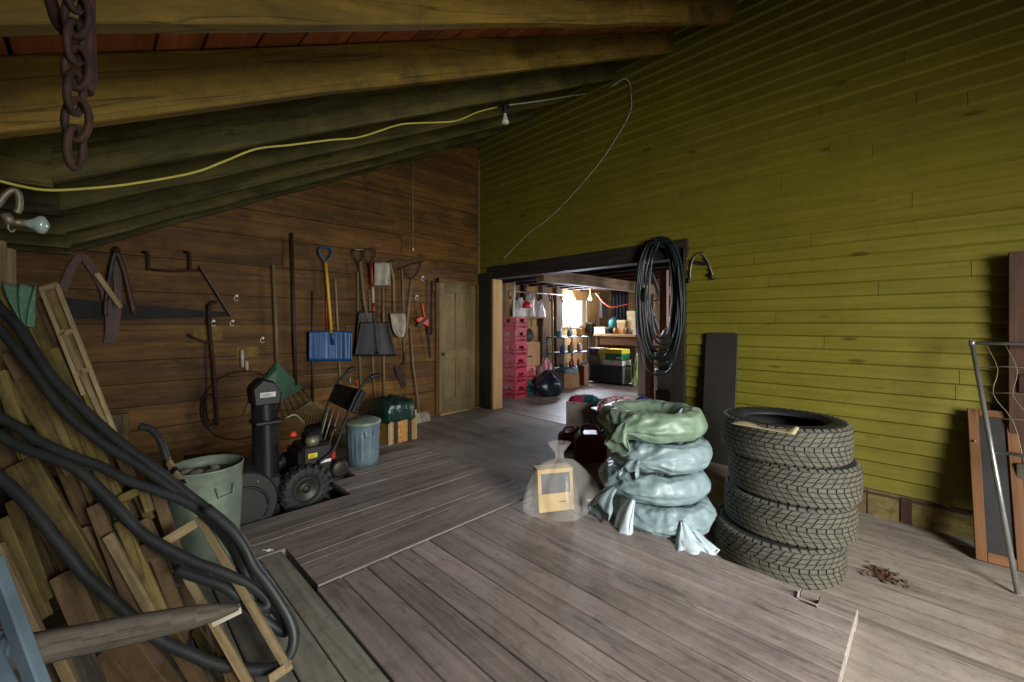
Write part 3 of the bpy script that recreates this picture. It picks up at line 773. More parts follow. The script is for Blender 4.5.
st.tube([onX(690, 248, XW-.03), onX(684, 248, XW-.05), onX(684, 285, XW-.05), onX(683, 300, XW-.04)], .014, 6)
single('iron_hook', st, M['rust'], 'dark iron hook bar beside the coiled green hose', 'hook')
bw = thing('hand_saw_frame', 'small grey metal saw frame hanging on a nail right of the hose', 'saw', tuple(onX(700, 254, XW-.03)))
mb = MB().rnd(); P_ = lambda x, y, o=.03: onX(x, y, XW-o)
mb.tube(smooth_path([P_(690, 281), P_(691, 266), P_(695, 256), P_(702, 254), P_(708, 262), P_(713, 276)], 5), .0095, 6); part('frame', mb, M['steel'], bw)
mb = MB().rnd(); mb.beam(P_(694, 262, .035), P_(706, 264, .035), .035, .006, (1, 0, 0)); part('bracket', mb, M['black_rough'], bw)
mb = MB().rnd(); mb.tube([P_(690, 278, .05), P_(687, 283, .05)], .014, 8); part('grip', mb, M['black'], bw); mb = MB().rnd(); mb.tube([P_(709, 274, .04), P_(714, 279, .04)], .016, 8); part('grip', mb, M['black'], bw)
mb = MB().rnd(); mb.cyl(V((XW, P_(702, 252).y, P_(702, 252).z-.01)), V((XW-.05, P_(702, 252).y, P_(702, 252).z)), .006, 6); single('nail', mb, M['rust'], 'iron nail the small saw frame hangs from', 'nail')

# ================================================================ CORDS AND BULBS UNDER THE ROOF
rp = lambda px, py, y: onY(px, py, y)
cord = [(0, 181, 2.45), (20, 186, 2.5), (46, 190, 2.55), (80, 189, 2.55), (130, 184, 2.57), (192, 173, 2.58), (225, 161, 2.58), (256, 149, 2.58), (290, 145, 2.58), (330, 140, 2.58), (360, 137, 2.6), (398, 125, 2.6), (420, 123, 2.62), (455, 121, 2.64), (478, 112, 2.66), (497, 107, 2.7)]
mb = MB().rnd(); mb.tube(smooth_path([rp(*c) for c in cord], 5), .006, 6)
single('extension_cord', mb, M['cord_yellow'], 'long yellow electrical cord strung under the rafters to the hanging bulb', 'cord')
hb = rp(505, 107, 2.7)
hl = thing('hanging_bulb', 'small white flood bulb hanging in a black socket beneath the rafters', 'light bulb', tuple(hb))
mb = MB().rnd(); mb.lathe([(0, .03), (.022, .03), (.024, .0), (.02, -.05), (.018, -.06), (0, -.06)], hb, 14); mb.beam(hb+V((-.05, 0, .012)), hb+V((.05, 0, .012)), .03, .02); part('socket', mb, M['black'], hl)
mb = MB().rnd(); mb.lathe([(.013, -.055), (.015, -.08), (.022, -.10), (.036, -.135), (.036, -.145), (.025, -.152), (0, -.155)], hb, 18); part('bulb', mb, M['bulb'], hl)
c2 = [(509, 105, 2.7), (540, 101, 2.75), (570, 96, 2.9), (590, 93, 3.0)]
pw = lambda px, py, o=.03: onX(px, py, XW-o)
path = [rp(*c) for c in c2]+[pw(612, 86, .25), pw(623, 79, .1), pw(629, 82, .03), pw(631, 95, .02), pw(630, 112, .02), pw(618, 135, .02), pw(600, 162, .02), pw(572, 195, .02), pw(548, 219, .02), pw(530, 232, .02), pw(512, 250, .02), pw(503, 259, .03)]
mb = MB().rnd(); mb.tube(smooth_path(path, 5), .0075, 6); single('white_cable', mb, M['cord_white'], 'pale cable sagging from the rafters down the yellow wall to the opening', 'cable')
mb = MB().rnd(); p0 = onY(413, 158, YB-.06); p1 = onY(413, 250, YB-.06); mb.tube([p0, (p0+p1)/2, p1], .0035, 5)
pc = thing('pull_cord', 'thin white pull cord hanging from the roof before the plank wall', 'cord', tuple(p0)); part('cord', mb, M['cord_white'], pc)
mb = MB().rnd(); mb.lathe([(0, .03), (.01, .02), (.016, 0), (.012, -.01), (0, -.012)], p1, 10); part('pull_knob', mb, M['white_cer'], pc)
# left bulb on a bent arm
q = lambda px, py: onY(px, py, 2.0)
lb = thing('lamp_socket', 'bare clear bulb lying sideways on a bent grey arm at the left eave', 'light bulb', tuple(q(9, 212)))
mb = MB().rnd(); mb.tube(smooth_path([q(-14, 212), q(-4, 206), q(6, 194), q(14, 190), q(19, 196), q(19, 208), q(16, 213)], 5), .009, 8); part('arm', mb, M['steel'], lb)
mb = MB().rnd(); mb.tube([q(5, 214), q(12, 224)], .013, 10); mb.tube([q(10, 222), q(25, 223)], .011, 8); mb.tube(smooth_path([q(9, 222), q(8, 228), q(12, 232), q(15, 229)], 3), .003, 5); part('socket', mb, M['steel'], lb)
a_ = q(24, 223); b_ = q(50, 226); d_ = (b_-a_)
mb = MB().rnd(); mb.tube([a_+d_*t for t in (0, .2, .38, .58, .78, .92, 1)], [.010, .013, .02, .029, .028, .017, .003], 16); part('bulb', mb, mat('clear_bulb', (150, 168, 158), .08, 0, .05, 8, 0, spec=.9), lb)
# chain in front
ch = thing('rusty_chain', 'heavy rusty chain hanging close in front at the upper left', 'chain', tuple(onY(75, -40, .80)))
cp = lambda px, py, o=0: onY(px, py, .80+o)
def link(mb, c, ax_, sd, L_, W_2, r):
    pts = []
    for k in range(20):
        a = 2*math.pi*k/20; pts.append(c + ax_*(math.sin(a)*(L_/2)) + sd*(math.cos(a)*W_2/2))
    mb.tube(pts, r, 8, closed=True)
az = V((0, 0, 1)); sA = V((1, -1, 0)).normalized(); sB = V((1, 1, 0)).normalized()
ys = [150, 122, 95, 70, 44, 18, -8, -34]
for i, y in enumerate(ys):
    mb = MB().rnd(); c_ = cp(75+(2 if i % 2 else 0), y-2); an = .35 if i % 2 else 1.75
    sd = sA*math.cos(an)+sB*math.sin(an); link(mb, c_, (az+sA*.05).normalized(), sd, .054, .025, .0044)
    part('chain_link', mb, M['rust'], ch)
mb = MB().rnd(); mb.tube(smooth_path([cp(46, -20, .05), cp(53, 8, .04), cp(59, 24, .03), cp(70, 34, .02), cp(86, 20, .02), cp(88, -20, .02)], 4), .007, 8); part('upper_loop', mb, M['rust'], ch)
mb = MB().rnd(); mb.tube([cp(87, -40, .05), cp(88, 20, .05), cp(90, 80, .05), cp(86, 92, .04)], .008, 8); part('hanging_strap', mb, M['rust'], ch)
# ================================================================ TOOLS ON THE BACK WALL
Y0 = YB
def W(px, py, o=.05): return onY(px, py, Y0-o)
def handle_mb(pts, r, o=.06, n=8):
    mb = MB().rnd(); P = [W(x, y, o) for x, y in pts]
    if len(P) == 2: P = [P[0], P[0].lerp(P[1], .33)+V((0, -.004, 0)), P[0].lerp(P[1], .66), P[1]]
    mb.tube(P, r, n); return mb
def pole(name, pts, r, m_, lab, cat, o=.06, group=None):
    t = handle_mb(pts, r, o); p = W(*pts[0], o)
    return single(name, t, m_, lab, cat, loc=tuple(p), group=group)
def dgrip(t, px, py, w_, h_, m_, o=.07, r=.012, bar=None):
    """D or Y grip: top bar at py, fork joining the shaft at py+h_"""
    mb = MB().rnd()
    L_ = W(px-w_/2, py, o); R_ = W(px+w_/2, py, o); B_ = W(px, py+h_, o); 
    Lm = W(px-w_/2*.98, py+h_*.45, o); Rm = W(px+w_/2*.98, py+h_*.45, o)
    mb.tube(smooth_path([B_, Lm, L_, R_, Rm, B_], 4), r*.85, 8); g = part('grip', mb, m_, t)
    if bar:
        mb = MB().rnd(); mb.tube([W(px-w_/2, py, o), W(px+w_/2, py, o)], r*1.15, 8); part('grip_bar', mb, bar, g) if False else part('grip_bar', mb, bar, t)
    return g
def blade(px0, py0, px1, py1, o, dish=.05, taper=1.0, pointed=0, nu=14, nv=14, ribs=0, flip=False, skew=0):
    """sheet-metal blade from top row py0 to bottom py1; dished backwards"""
    mb = MB().rnd(); 
    def fn(u, v):
        k = 1-(1-taper)*(v if not flip else 1-v)
        c = (px0+px1)/2; hw = (px1-px0)/2*k
        if pointed and v > .5:
            hw *= math.sqrt(max(.02, 1-((v-.5)/.5)**2*pointed))
        x = c+(u*2-1)*hw+skew*v; y = py0+(py1-py0)*v
        e = (u*2-1)**2
        off = o + dish*(e) - .01 + (.006*math.sin(u*ribs*math.pi*2) if ribs else 0) + .02*(1-v)**3*(1-e)
        return W(x, y, off)
    mb.grid(fn, nu, nv); return mb
G = 'tools hanging along the plank wall'
# blue snow shovel
t = thing('snow_shovel', 'snow shovel with a wide blue ribbed scoop, yellow shaft and blue grip', 'shovel', tuple(W(325, 250)), G)
part('shaft', handle_mb([(325.5, 262), (331.5, 333)], .018, .085), M['yellow_pl'], t)
dgrip(t, 325.5, 248, 11, 15, M['blue'], .085, .014)
mb = blade(309, 331, 352, 361, .07, .06, 1.0, ribs=5, nu=40, nv=10); part('scoop', mb, M['blue'], t, 'blue ribbed plastic scoop', solid=.006)
mb = MB().rnd(); mb.tube([W(331.5, 330, .085), W(333.5, 345, .075)], [.02, .012], 8); part('socket', mb, M['blue'], t)
# poles behind
pole('tool_pole', [(312.5, 291), (312.5, 402)], .013, M['handle_dark'], 'thin brown pole behind the left end of the blue scoop', 'pole', .03)
pole('tool_pole', [(326, 262), (326.5, 330)], .010, M['handle_red'], 'thin red rod just left of the yellow shovel shaft', 'pole', .03)
pole('tool_pole', [(335, 279), (341, 396)], .014, M['handle'], 'pale brown pole just right of the yellow shovel shaft', 'pole', .03)
pole('long_pole', [(291.5, 233), (294, 330), (296, 385)], .019, M['handle_dark'], 'tallest dark pole leaning on the plank wall left of the blue shovel', 'pole', .05)
# green leaf rake
t = thing('leaf_rake', 'leaf rake with a long wooden handle and green plastic fan behind the snow blower', 'rake', tuple(W(273, 266)), G)
part('handle', handle_mb([(273, 265), (276, 330), (277, 362)], .017, .07), M['handle'], t)
mb = MB().rnd(); A = W(276.5, 362, .075); mb.add([A, W(251, 395, .05), W(276, 404, .085), W(303, 388, .05), W(276.5, 370, .1)], [(0, 1, 2, 4), (0, 4, 2, 3)]); part('rake_head', mb, M['green_pl'], t, solid=.006)
for k in range(12):
    u = k/11; x0 = 251+52*u; x1 = 244+74*u; mb = MB().rnd()
    y0_ = 396+8*math.sin(u*math.pi)-7*u; mb.tube(smooth_path([W(x0, y0_, .05), W((x0+x1)/2, y0_+9, .05), W(x1, y0_+18, .06), W(x1, y0_+20, .09)], 3), .0045, 5); part('tine', mb, M['green_pl'], t)
# D-grip scoop shovels
t = thing('scoop_shovel', 'broad black scoop shovel with a pale D grip, hanging in front of the others', 'shovel', tuple(W(359, 250)), G)
part('shaft', handle_mb([(360, 262), (364, 300), (367, 318)], .016, .10), M['handle'], t); dgrip(t, 359, 249.5, 10, 14, M['black_rough'], .10, .011, M['steel'])
part('blade', blade(355, 311, 379, 354, .095, .05, .62, nu=18, flip=True), M['steel_dark'], t, solid=.004)
t = thing('snow_scoop', 'black plastic snow scoop with a red and white shaft, lying over the scoop shovel', 'shovel', tuple(W(370, 249)), G)
part('shaft', handle_mb([(371, 263), (372.5, 287)], .016, .115), M['handle_red'], t, 'red upper shaft'); part('shaft', handle_mb([(372.5, 287), (373.3, 303)], .0165, .115), M['handle_white'], t, 'white middle of the shaft')
part('shaft', handle_mb([(373.3, 303), (374, 318)], .016, .115), M['handle_red'], t)
dgrip(t, 369.5, 249.5, 10, 15, M['black'], .115, .011)
part('blade', blade(354, 322, 396, 356, .112, .08, .66, nu=22, flip=True, skew=1), M['black'], t, solid=.006)
# square shovel upside down
t = thing('square_shovel', 'square-bladed steel shovel hung upside down beside the black scoop', 'shovel', tuple(W(384, 262)), G)
part('blade', blade(374.5, 262, 390.5, 286, .05, .03, 1.0), M['steel'], t, solid=.004); part('shaft', handle_mb([(383, 286), (384, 400)], .015, .05), M['handle'], t)
pole('hanging_pole', [(357.5, 272), (358, 330), (361.5, 398)], .016, M['handle'], 'pale pole hanging left behind the scoop shovel', 'pole', .035)
pole('hanging_pole', [(369, 290), (374.5, 398)], .014, M['handle'], 'pole showing below the black snow scoop at its middle', 'pole', .035)
# round shovel with curved end
t = thing('garden_shovel', 'steel round-point shovel hanging blade down left of the Y-grip tool', 'shovel', tuple(W(393, 262)), G)
part('shaft', handle_mb([(390, 262), (393.5, 280), (394, 312)], .014, .07), M['handle'], t); mb = MB().rnd(); mb.tube(smooth_path([W(388, 262, .07), W(391, 260, .07), W(394, 262, .07)], 3), .01, 6); part('grip', mb, M['black_rough'], t)
part('blade', blade(390, 313, 405, 338, .065, .03, 1.0, pointed=.9, skew=4), M['steel'], t, solid=.004)
# hoe with curved neck
t = thing('scythe_hoe', 'green-grey long tool with a flat dark head, its top under the Y grip', 'hoe', tuple(W(402, 268)), G)
part('shaft', handle_mb([(402, 268), (403, 300), (403.5, 330), (404, 352)], .013, .04), M['handle'], t)
mb = MB().rnd(); mb.tube(smooth_path([W(404, 350, .04), W(404, 361, .05), W(399, 367, .06), W(396, 368, .07)], 4), .009, 6); part('neck', mb, M['rust'], t)
mb = MB().rnd(); mb.prism([(0, 0), (.10, -.02), (.17, -.28), (.11, -.3), (0, -.06)], W(395, 366, .07), (1, 0, 0), (0, 0, 1), (0, .006, 0)); part('blade', mb, M['rust'], t)
# Y grip fork with light shaft
t = thing('manure_fork', 'long-handled tool with a dark Y grip and pale shaft under the dark bar', 'fork', tuple(W(412, 262)), G)
mb = MB().rnd(); mb.tube(smooth_path([W(404, 268, .09), W(407, 275, .09), W(412, 279, .09)], 4), .009, 6); mb.tube(smooth_path([W(421, 262, .09), W(418, 272, .09), W(412, 279, .09)], 4), .009, 6); part('grip', mb, M['rust'], t)
part('shaft', handle_mb([(412, 279), (409, 305), (406, 338)], .013, .09), M['handle'], t)
mb = MB().rnd(); mb.tube(smooth_path([W(399, 269, .09), W(407, 265.5, .09), W(415, 263, .09), W(423, 261, .09)], 3), .011, 6); part('grip_bar', mb, M['black_rough'], t)
# floor standing spade
t = thing('digging_spade', 'spade standing on the floor against the wall right of the wooden crate', 'spade', tuple(onY(422, 428, YB-.18)), None)
Sp = lambda x, y, o: onY(x, y, YB-o)
mb = MB().rnd(); mb.tube([Sp(410, 328, .05), Sp(413, 365, .08), Sp(418, 400, .12), Sp(419, 413, .14)], .015, 8); part('handle', mb, M['handle'], t)
mb = MB().rnd()
mb.grid(lambda u, v: Sp(411+18*u+3*v-(2 if v < .1 else 0), 411+16*v+1.5*(1-u)+(4*math.sin(u*math.pi)*v*v), .15+.05*v+.03*abs(u-.5)), 10, 8); part('blade', mb, M['steel'], t, solid=.005)
# orange trimmer
t = thing('orange_bow_saw', 'orange hand tool with a black handle and thin dark bar by the old door', 'hand tool', tuple(W(421, 303)), G)
mb = MB().rnd(); mb.tube(smooth_path([W(422, 303, .07), W(423.5, 312, .07), W(426, 322, .07), W(427, 326, .07)], 3), [.014]*9+[.022], 8); part('upper_handle', mb, M['orange'], t)
mb = MB().rnd(); mb.prism([(-.11, .02), (-.04, .06), (.03, .05), (.07, .08), (.10, .04), (.09, -.08), (.03, -.05), (-.06, -.03)], W(423, 321, .09), (1, 0, 0), (0, 0, 1), (0, .05, 0)); part('body', mb, M['orange'], t, bevel=.008)
mb = MB().rnd(); mb.beam(W(417, 326, .1), W(429, 317, .1), .02, .03); part('trigger', mb, M['black'], t)
mb = MB().rnd(); mb.beam(W(428, 326, .08), W(430.5, 358, .05), .03, .012, (0, 1, 0), .015); part('bar', mb, M['rust'], t)
pole('tool_pole', [(432, 281), (431.5, 335)], .015, M['handle_dark'], 'short dark pole standing closest to the old panelled door', 'pole', .05)
# fan broom and bundle of sticks behind the blower
t = thing('lawn_rake', 'old wire-tined fan rake turned upside down behind the blower handles', 'rake', tuple(W(313, 400)), G)
mb = MB().rnd(); mb.tube([W(313, 402, .06), W(313, 386, .06)], .012, 8); part('socket', mb, M['rust'], t)
for k in range(16):
    an = (k/15-.5)*1.9; mb = MB().rnd(); mb.tube([W(313+3*math.sin(an), 401, .06), W(313+14*math.sin(an), 405+8*math.cos(an)*.6, .07), W(313+28*math.sin(an), 402+20*math.cos(an), .08)], .0045, 4); part('tine', mb, M['grass'], t)
# nails rail strings
for (x0, y0, x1, y1, lab) in ((303, 376, 345, 374, 'thin horizontal string stretched between the poles below the blue scoop'),):
    mb = MB().rnd(); mb.tube([W(x0, y0, .02), W(x1, y1, .02)], .003, 4); single('string', mb, M['cord_white'], lab, 'string')
# porcelain insulators
ins = [(236, 296, 'upper insulator of the row on the plank wall'), (232, 321, 'lower insulator below the row, near the saw tip'), (213, 321, 'leftmost white insulator beside the hooked rod'), (262, 338, 'low white insulator left of the rake handle'), (422, 277, 'white insulator right of the Y grip'), (416, 296, 'white insulator between the Y-grip tool and the orange tool'), (245, 315, None), (247, 331, None)]
for x, y, lab in ins:
    p = W(x, y, 0)
    if lab:
        mb = MB().rnd(); mb.lathe([(0, .04), (.008, .039), (.014, .033), (.014, .025), (.009, .022), (.009, .016), (.015, .012), (.015, .0), (0, 0)], p, 14, rot=(math.pi/2, 0, 0))
        mb.tube(smooth_path([p+V((-.012, -.01, -.005)), p+V((-.02, -.012, -.035)), p+V((.0, -.012, -.05)), p+V((.02, -.012, -.04))], 3), .003, 5)
        single('insulator', mb, M['white_cer'], 'small round porcelain cleat, '+lab, 'insulator', loc=tuple(p), group='porcelain cleats on the plank wall')
# olive paint patches on the planks
for (x0, y0, x1, y1) in ((193, 326, 222, 340), (236, 347, 258, 357)):
    mb = MB().rnd(); a = W(x0, y0, -.001); b_ = W(x1, y1, -.001); mb.bb((a.x, YB-.004, b_.z), (b_.x, YB, a.z)); struct('trim_10', mb, mat('old_yellow_paint', (116, 96, 20), .8, 0, .4, 14, .2, c2=(84, 62, 20)))
# hooked rod (peavey)
t = thing('hooked_pole', 'dark iron-hooked rod hanging left of the round hoop', 'pole', tuple(W(209, 318)))
mb = MB().rnd(); mb.tube(smooth_path([W(217, 302, .1), W(212, 303, .1), W(209, 309, .1), W(209.5, 330, .09), (W(213, 362, .08)), W(216, 402, .06), W(217, 425, .05)], 4), .017, 8); part('shaft', mb, M['rust'], t)
mb = MB().rnd(); mb.tube(smooth_path([W(188, 334, .09), W(197, 339, .1), W(210, 343, .1)], 4), .011, 6); part('side_hook', mb, M['rust'], t)
mb = MB().rnd(); mb.tube(smooth_path([W(206, 342, .1), W(207, 390, .08), W(206, 400, .06), W(208, 418, .06), W(213, 425, .06), W(217, 415, .05)], 4), .006, 6); part('wire', mb, M['rust'], t)
mb = MB().rnd(); 
pts = [W(210+6*math.cos(a), 410+16*math.sin(a), .05) for a in [k/18*2*math.pi for k in range(18)]]; mb.tube(pts, .008, 6, closed=True); part('iron_loop', mb, M['rust'], t)
# hoop / big sieve leaning on wall
t = thing('round_hoop', 'large thin round hoop leaning on the plank wall behind the snow blower', 'hoop', tuple(W(243, 440)))
mb = MB().rnd(); c_ = W(243, 405, .06); rad = (W(243, 371, .06)-c_).length
mb.tube([c_+V((rad*math.cos(a), 0, rad*math.sin(a)*1.0)) for a in [k/40*2*math.pi for k in range(40)]], .008, 6, closed=True); part('rim', mb, M['rust'], t)
for x, y, h_ in ((242, 350, 17), (246.5, 361, 9)):
    mb = MB().rnd(); mb.tube([W(x, y, .06), W(x+.5, y+h_, .06)], .016, 8)
    single('chalk_stick', mb, M['handle_white'] if x < 244 else M['card_pale'], ('longer' if x < 244 else 'shorter')+' pale stick standing on top of the round hoop', 'stick')

# ================================================================ HARNESS, BUCK SAW AND STRAPS, UPPER LEFT OF THE WALL
t = thing('bow_saw', 'long old crosscut bow saw hung flat with a dark blade and reddish end handle', 'saw', tuple(W(185, 272)))
mb = MB().rnd(); mb.prism([(0, 0), (0, .17), (.0, .17)][:2]+[(.30, .13), (1.14, .07), (1.15, .03), (.35, -.01)], W(64, 318, .05), (1, 0, 0), (0, 0, 1), (0, .004, 0)); part('blade', mb, mat('dark_saw_blade', (20, 20, 17), .75, .2, .3, 8, .1), t)
mb = MB().rnd(); mb.beam(W(200, 266, .07), W(231, 316, .07), .03, .05, (0, 1, 0)); part('end_handle', mb, M['leather'], t, bevel=.006)
mb = MB().rnd(); mb.tube([W(148, 269, .06), W(170, 271, .06), W(200, 270, .06)], .012, 6); part('tension_wire', mb, M['rust'], t)
for x in (147.5, 189):
    mb = MB().rnd(); mb.tube(smooth_path([W(x-5, 252, .02), W(x, 254, .06), W(x+1, 270, .08)], 3), .014, 6); single('iron_hook', mb, M['rust'], 'iron wall hook holding the bow saw, '+('left one' if x < 160 else 'right one'), 'hook', group='hooks of the bow saw')
t = thing('leather_harness', 'reddish leather harness strap bent over a nail left of the metal tubes', 'harness', tuple(W(78, 256)))
def strap(pts, w_, th, o=.06):
    mb = MB().rnd(); P = smooth_path([W(x, y, o+dz) for x, y, dz in pts], 5)
    for i in range(len(P)-1): pass
    vs = []; fs = []; uv = []
    for i, p in enumerate(P):
        d = (P[min(i+1, len(P)-1)]-P[max(0, i-1)]).normalized(); s = V((0, 1, 0)).cross(d).normalized()
        for a, b_ in ((-1, -1), (1, -1), (1, 1), (-1, 1)): vs.append(p+s*a*w_/2+V((0, b_*th/2, 0)))
    n = len(P)
    for i in range(n-1):
        for k in range(4): fs.append((i*4+k, i*4+(k+1) % 4, i*4+4+(k+1) % 4, i*4+4+k)); uv.append([(0, 0)]*4)
    fs += [(0, 1, 2, 3), (4*n-4, 4*n-1, 4*n-2, 4*n-3)]; uv += [[(0, 0)]*4]*2
    mb.add(vs, fs, uv, False); return mb
part('strap', strap([(62, 292, 0), (72, 268, 0), (82, 257, 0), (92, 268, 0), (104, 290, .01), (109, 312, .02), (110, 330, .02), (108, 343, .01)], .055, .012), M['leather'], t)
mb = MB().rnd(); mb.beam(W(96, 273, .10), W(121, 308, .10), .045, .045, (0, 1, 0), .035, .035); part('wooden_bar', mb, M['lath'], t, 'pale wooden bar', bevel=.008)
t = thing('hames', 'pair of steel and wood harness hames hanging from a nail, tips down', 'harness', tuple(W(116, 250)))
mb = MB().rnd(); mb.tube(smooth_path([W(116, 250, .08), W(112, 262, .08), W(108, 285, .08), W(105, 309, .08), (W(106, 316, .08))], 4), .018, 8); part('steel_hame', mb, M['steel_dark'], t)
mb = MB().rnd(); mb.tube(smooth_path([W(116, 250, .07), W(123, 268, .07), W(129, 292, .07), W(134, 314, .07)], 4), .02, 8); part('wooden_hame', mb, M['leather'], t)
mb = MB().rnd(); mb.lathe([(0, -.02), (.028, -.01), (.03, .02), (.02, .04), (0, .05)], W(116, 252, .08), 10); part('knob', mb, M['rust'], t)
part('strap', strap([(116, 258, .0), (118, 290, .0), (116, 325, .0), (110, 343, .01)], .05, .012, .05), M['leather'], t)

# ================================================================ CRATE WITH GREEN BAG, CANS
c1 = onZ(395, 440, -.02)
cx0 = onY(385, 420, 4.35).x; cx1 = onY(412, 420, 4.35).x
t = thing('osb_crate', 'particle-board crate with dark upright battens standing behind the small metal can', 'crate', (1.0, 1.0, -.03))
kc = onZ(388, 447, -.0); kd = onZ(413, 440, -.0); ke = onZ(350, 436, -.0)
kc = V((kc.x, kc.y, 0)); 
# crate body: front face kc-kd along X, side going back along Y
A = V((2.12, 4.05, -.03)); 
A = onZ(388, 445, -.03); ww = onY(413, 440, A.y).x-A.x; dd = .42; hh = .36
ROOT[t] = A; t.location = A
mb = MB().rnd()
for x0, x1, y0, y1 in ((0, ww, 0, .012), (0, ww, dd-.012, dd), (-.0, .012, .012, dd-.012), (ww-.012, ww, .012, dd-.012)): mb.bb(A+V((x0, y0, 0)), A+V((x1, y1, hh)))
mb.bb(A+V((.012, .012, .01)), A+V((ww-.012, dd-.012, .022))); part('box_panels', mb, M['osb'], t)
for x in (-.004, ww*.22, ww*.78):
    mb = MB().rnd(); mb.bb(A+V((x, -.014, 0)), A+V((x+.045, -.001, hh-.01))); part('batten', mb, M['dark_wood'] if x > 0 else M['lath'], t)
mb = MB().rnd(); mb.bb(A+V((ww+.001, -.01, 0)), A+V((ww+.045, .05, hh-.02))); part('batten', mb, M['lath'], t)
def bagtop(u, v):
    a = u*2*math.pi; r = v
    k = 1+.1*noise.noise(V((math.cos(a)*3, math.sin(a)*3, r*3)))
    x = ww/2+(ww/2+.045)*k*max(-1, min(1, 1.25*math.cos(a)))*min(1, r*1.15); y = dd/2+(dd/2+.03)*k*max(-1, min(1, 1.25*math.sin(a)))*min(1, r*1.15)
    z = hh+.13-.05*r if r < .8 else hh+.09-(r-.8)*1.0
    z += .03*noise.noise(V((x*16, y*16, z*12)))+.02*noise.noise(V((x*40, y*40, 3)))
    return A+V((x, y, z))
mb = MB().rnd(); mb.grid(bagtop, 80, 30); single('green_bag', mb, mat('dark_green_bag', (20, 48, 40), .22, 0, .4, 20, .6, .01, spec=.7), 'dark shiny green bag draped over the top of the particle-board crate', 'bag', solid=.002)

def trash_can(label, loc, r, h, m_, ribs=22, lid=True, rz=0):
    t = thing('garbage_can', label, 'garbage can', loc, None, (0, 0, rz))
    mb = MB().rnd()
    n = ribs*6
    pr = [(0, .006), (r*.84, .006), (r*.84, 0), (r*.87, 0), (r*.87, h*.10), (r*.88, h*.12), (r*.97, h*.84), (r*.975, h*.86), (r, h*.9), (r*1.0, h*.97), (r*1.03, h*.985), (r*1.03, h), (r*.99, h), (r*.96, h*.9), (r*.8, .012)]
    P = []
    for i in range(len(pr)-1):
        m2 = 8 if i == 5 else 1
        for k in range(m2): P.append((pr[i][0]+(pr[i+1][0]-pr[i][0])*k/m2, pr[i][1]+(pr[i+1][1]-pr[i][1])*k/m2))
    P.append(pr[-1])
    def fn(x, y, z, a, j):
        if h*.125 < z < h*.835 and 5 <= j <= 13:
            s = max(0, math.sin(a*ribs)); f = 1+.035*s; return x*f, y*f, z
        return x, y, z
    mb.lathe(P, (0, 0, 0), n=n, fn=fn); part('can_body', mb, m_, t, local=True)
    for s in (0, math.pi):
        mb = MB().rnd(); zc = h*.78
        pts = [(r*1.0, -.045, zc+.02), (r*1.08, -.04, zc), (r*1.10, -.035, zc-.03), (r*1.10, .035, zc-.03), (r*1.08, .04, zc), (r*1.0, .045, zc+.02)]
        pts = [Matrix.Rotation(s-1.65, 3, 'Z') @ V(p) for p in pts]; mb.tube(pts, .0055, 6); part('handle', mb, m_, t, local=True)
    return t
gp = onZ(363, 463, 0); gc = trash_can('small blue-grey ribbed metal garbage can with lid beside the blower handles', (gp.x, gp.y, 0), .152, .385, M['galv'], 20)
mb = MB().rnd(); mb.lathe([(.162, .378), (.163, .398), (.15, .402), (.13, .415), (.05, .422), (0, .424)], (0, 0, 0), 40); l_ = part('lid', mb, M['galv_green'], gc, local=True)
mb = MB().rnd(); mb.tube(smooth_path([(-.05, 0, .42), (-.045, .0, .437), (.045, 0, .437), (.05, 0, .42)], 3), .005, 6); part('lid_handle', mb, M['black'], l_, local=True)
gb = V((.44, 2.83, 0)); gp = onZ(206, 556, 0)
gc2 = trash_can('large greenish metal garbage can heaped with scrap next to the lumber pile', (gp.x, gp.y, .001), .175, .515, M['galv_green'], 7, rz=.4)
mb = MB().rnd(); mb.lathe([(.168, .455), (.12, .47), (.05, .478), (0, .48)], (0, 0, 0), 30, fn=lambda x, y, z, a, j: (x, y, z+.012*noise.noise(V((x*30, y*30, 0))))); part('can_contents', mb, mat('ash_heap', (92, 92, 76), .9, 0, .4, 30, .5), gc2, local=True)
for k, (x, y, s_) in enumerate(((-.05, -.03, .035), (.01, -.07, .03), (-.08, .03, .028), (.04, .0, .022))):
    mb = MB().rnd(); mb.lathe([(0, 0), (s_, .004), (s_*1.1, .02), (s_*.6, .032), (0, .034)], (gp.x+x, gp.y+y, .468), 9, fn=lambda X, Y, Z, a, j, k=k: (X*(1+.3*math.sin(a*2+k)), Y, Z)); single('scrap_lump', mb, mat('pale_scrap', (120, 122, 104), .8, 0, .3, 18, .3), ['pale lump at the centre left in the large can', 'pale lump nearest the front rim of the large can', 'pale lump at the back left in the large can', 'smallest pale lump at the right in the large can'][k], 'scrap', group='lumps of scrap in the large can')

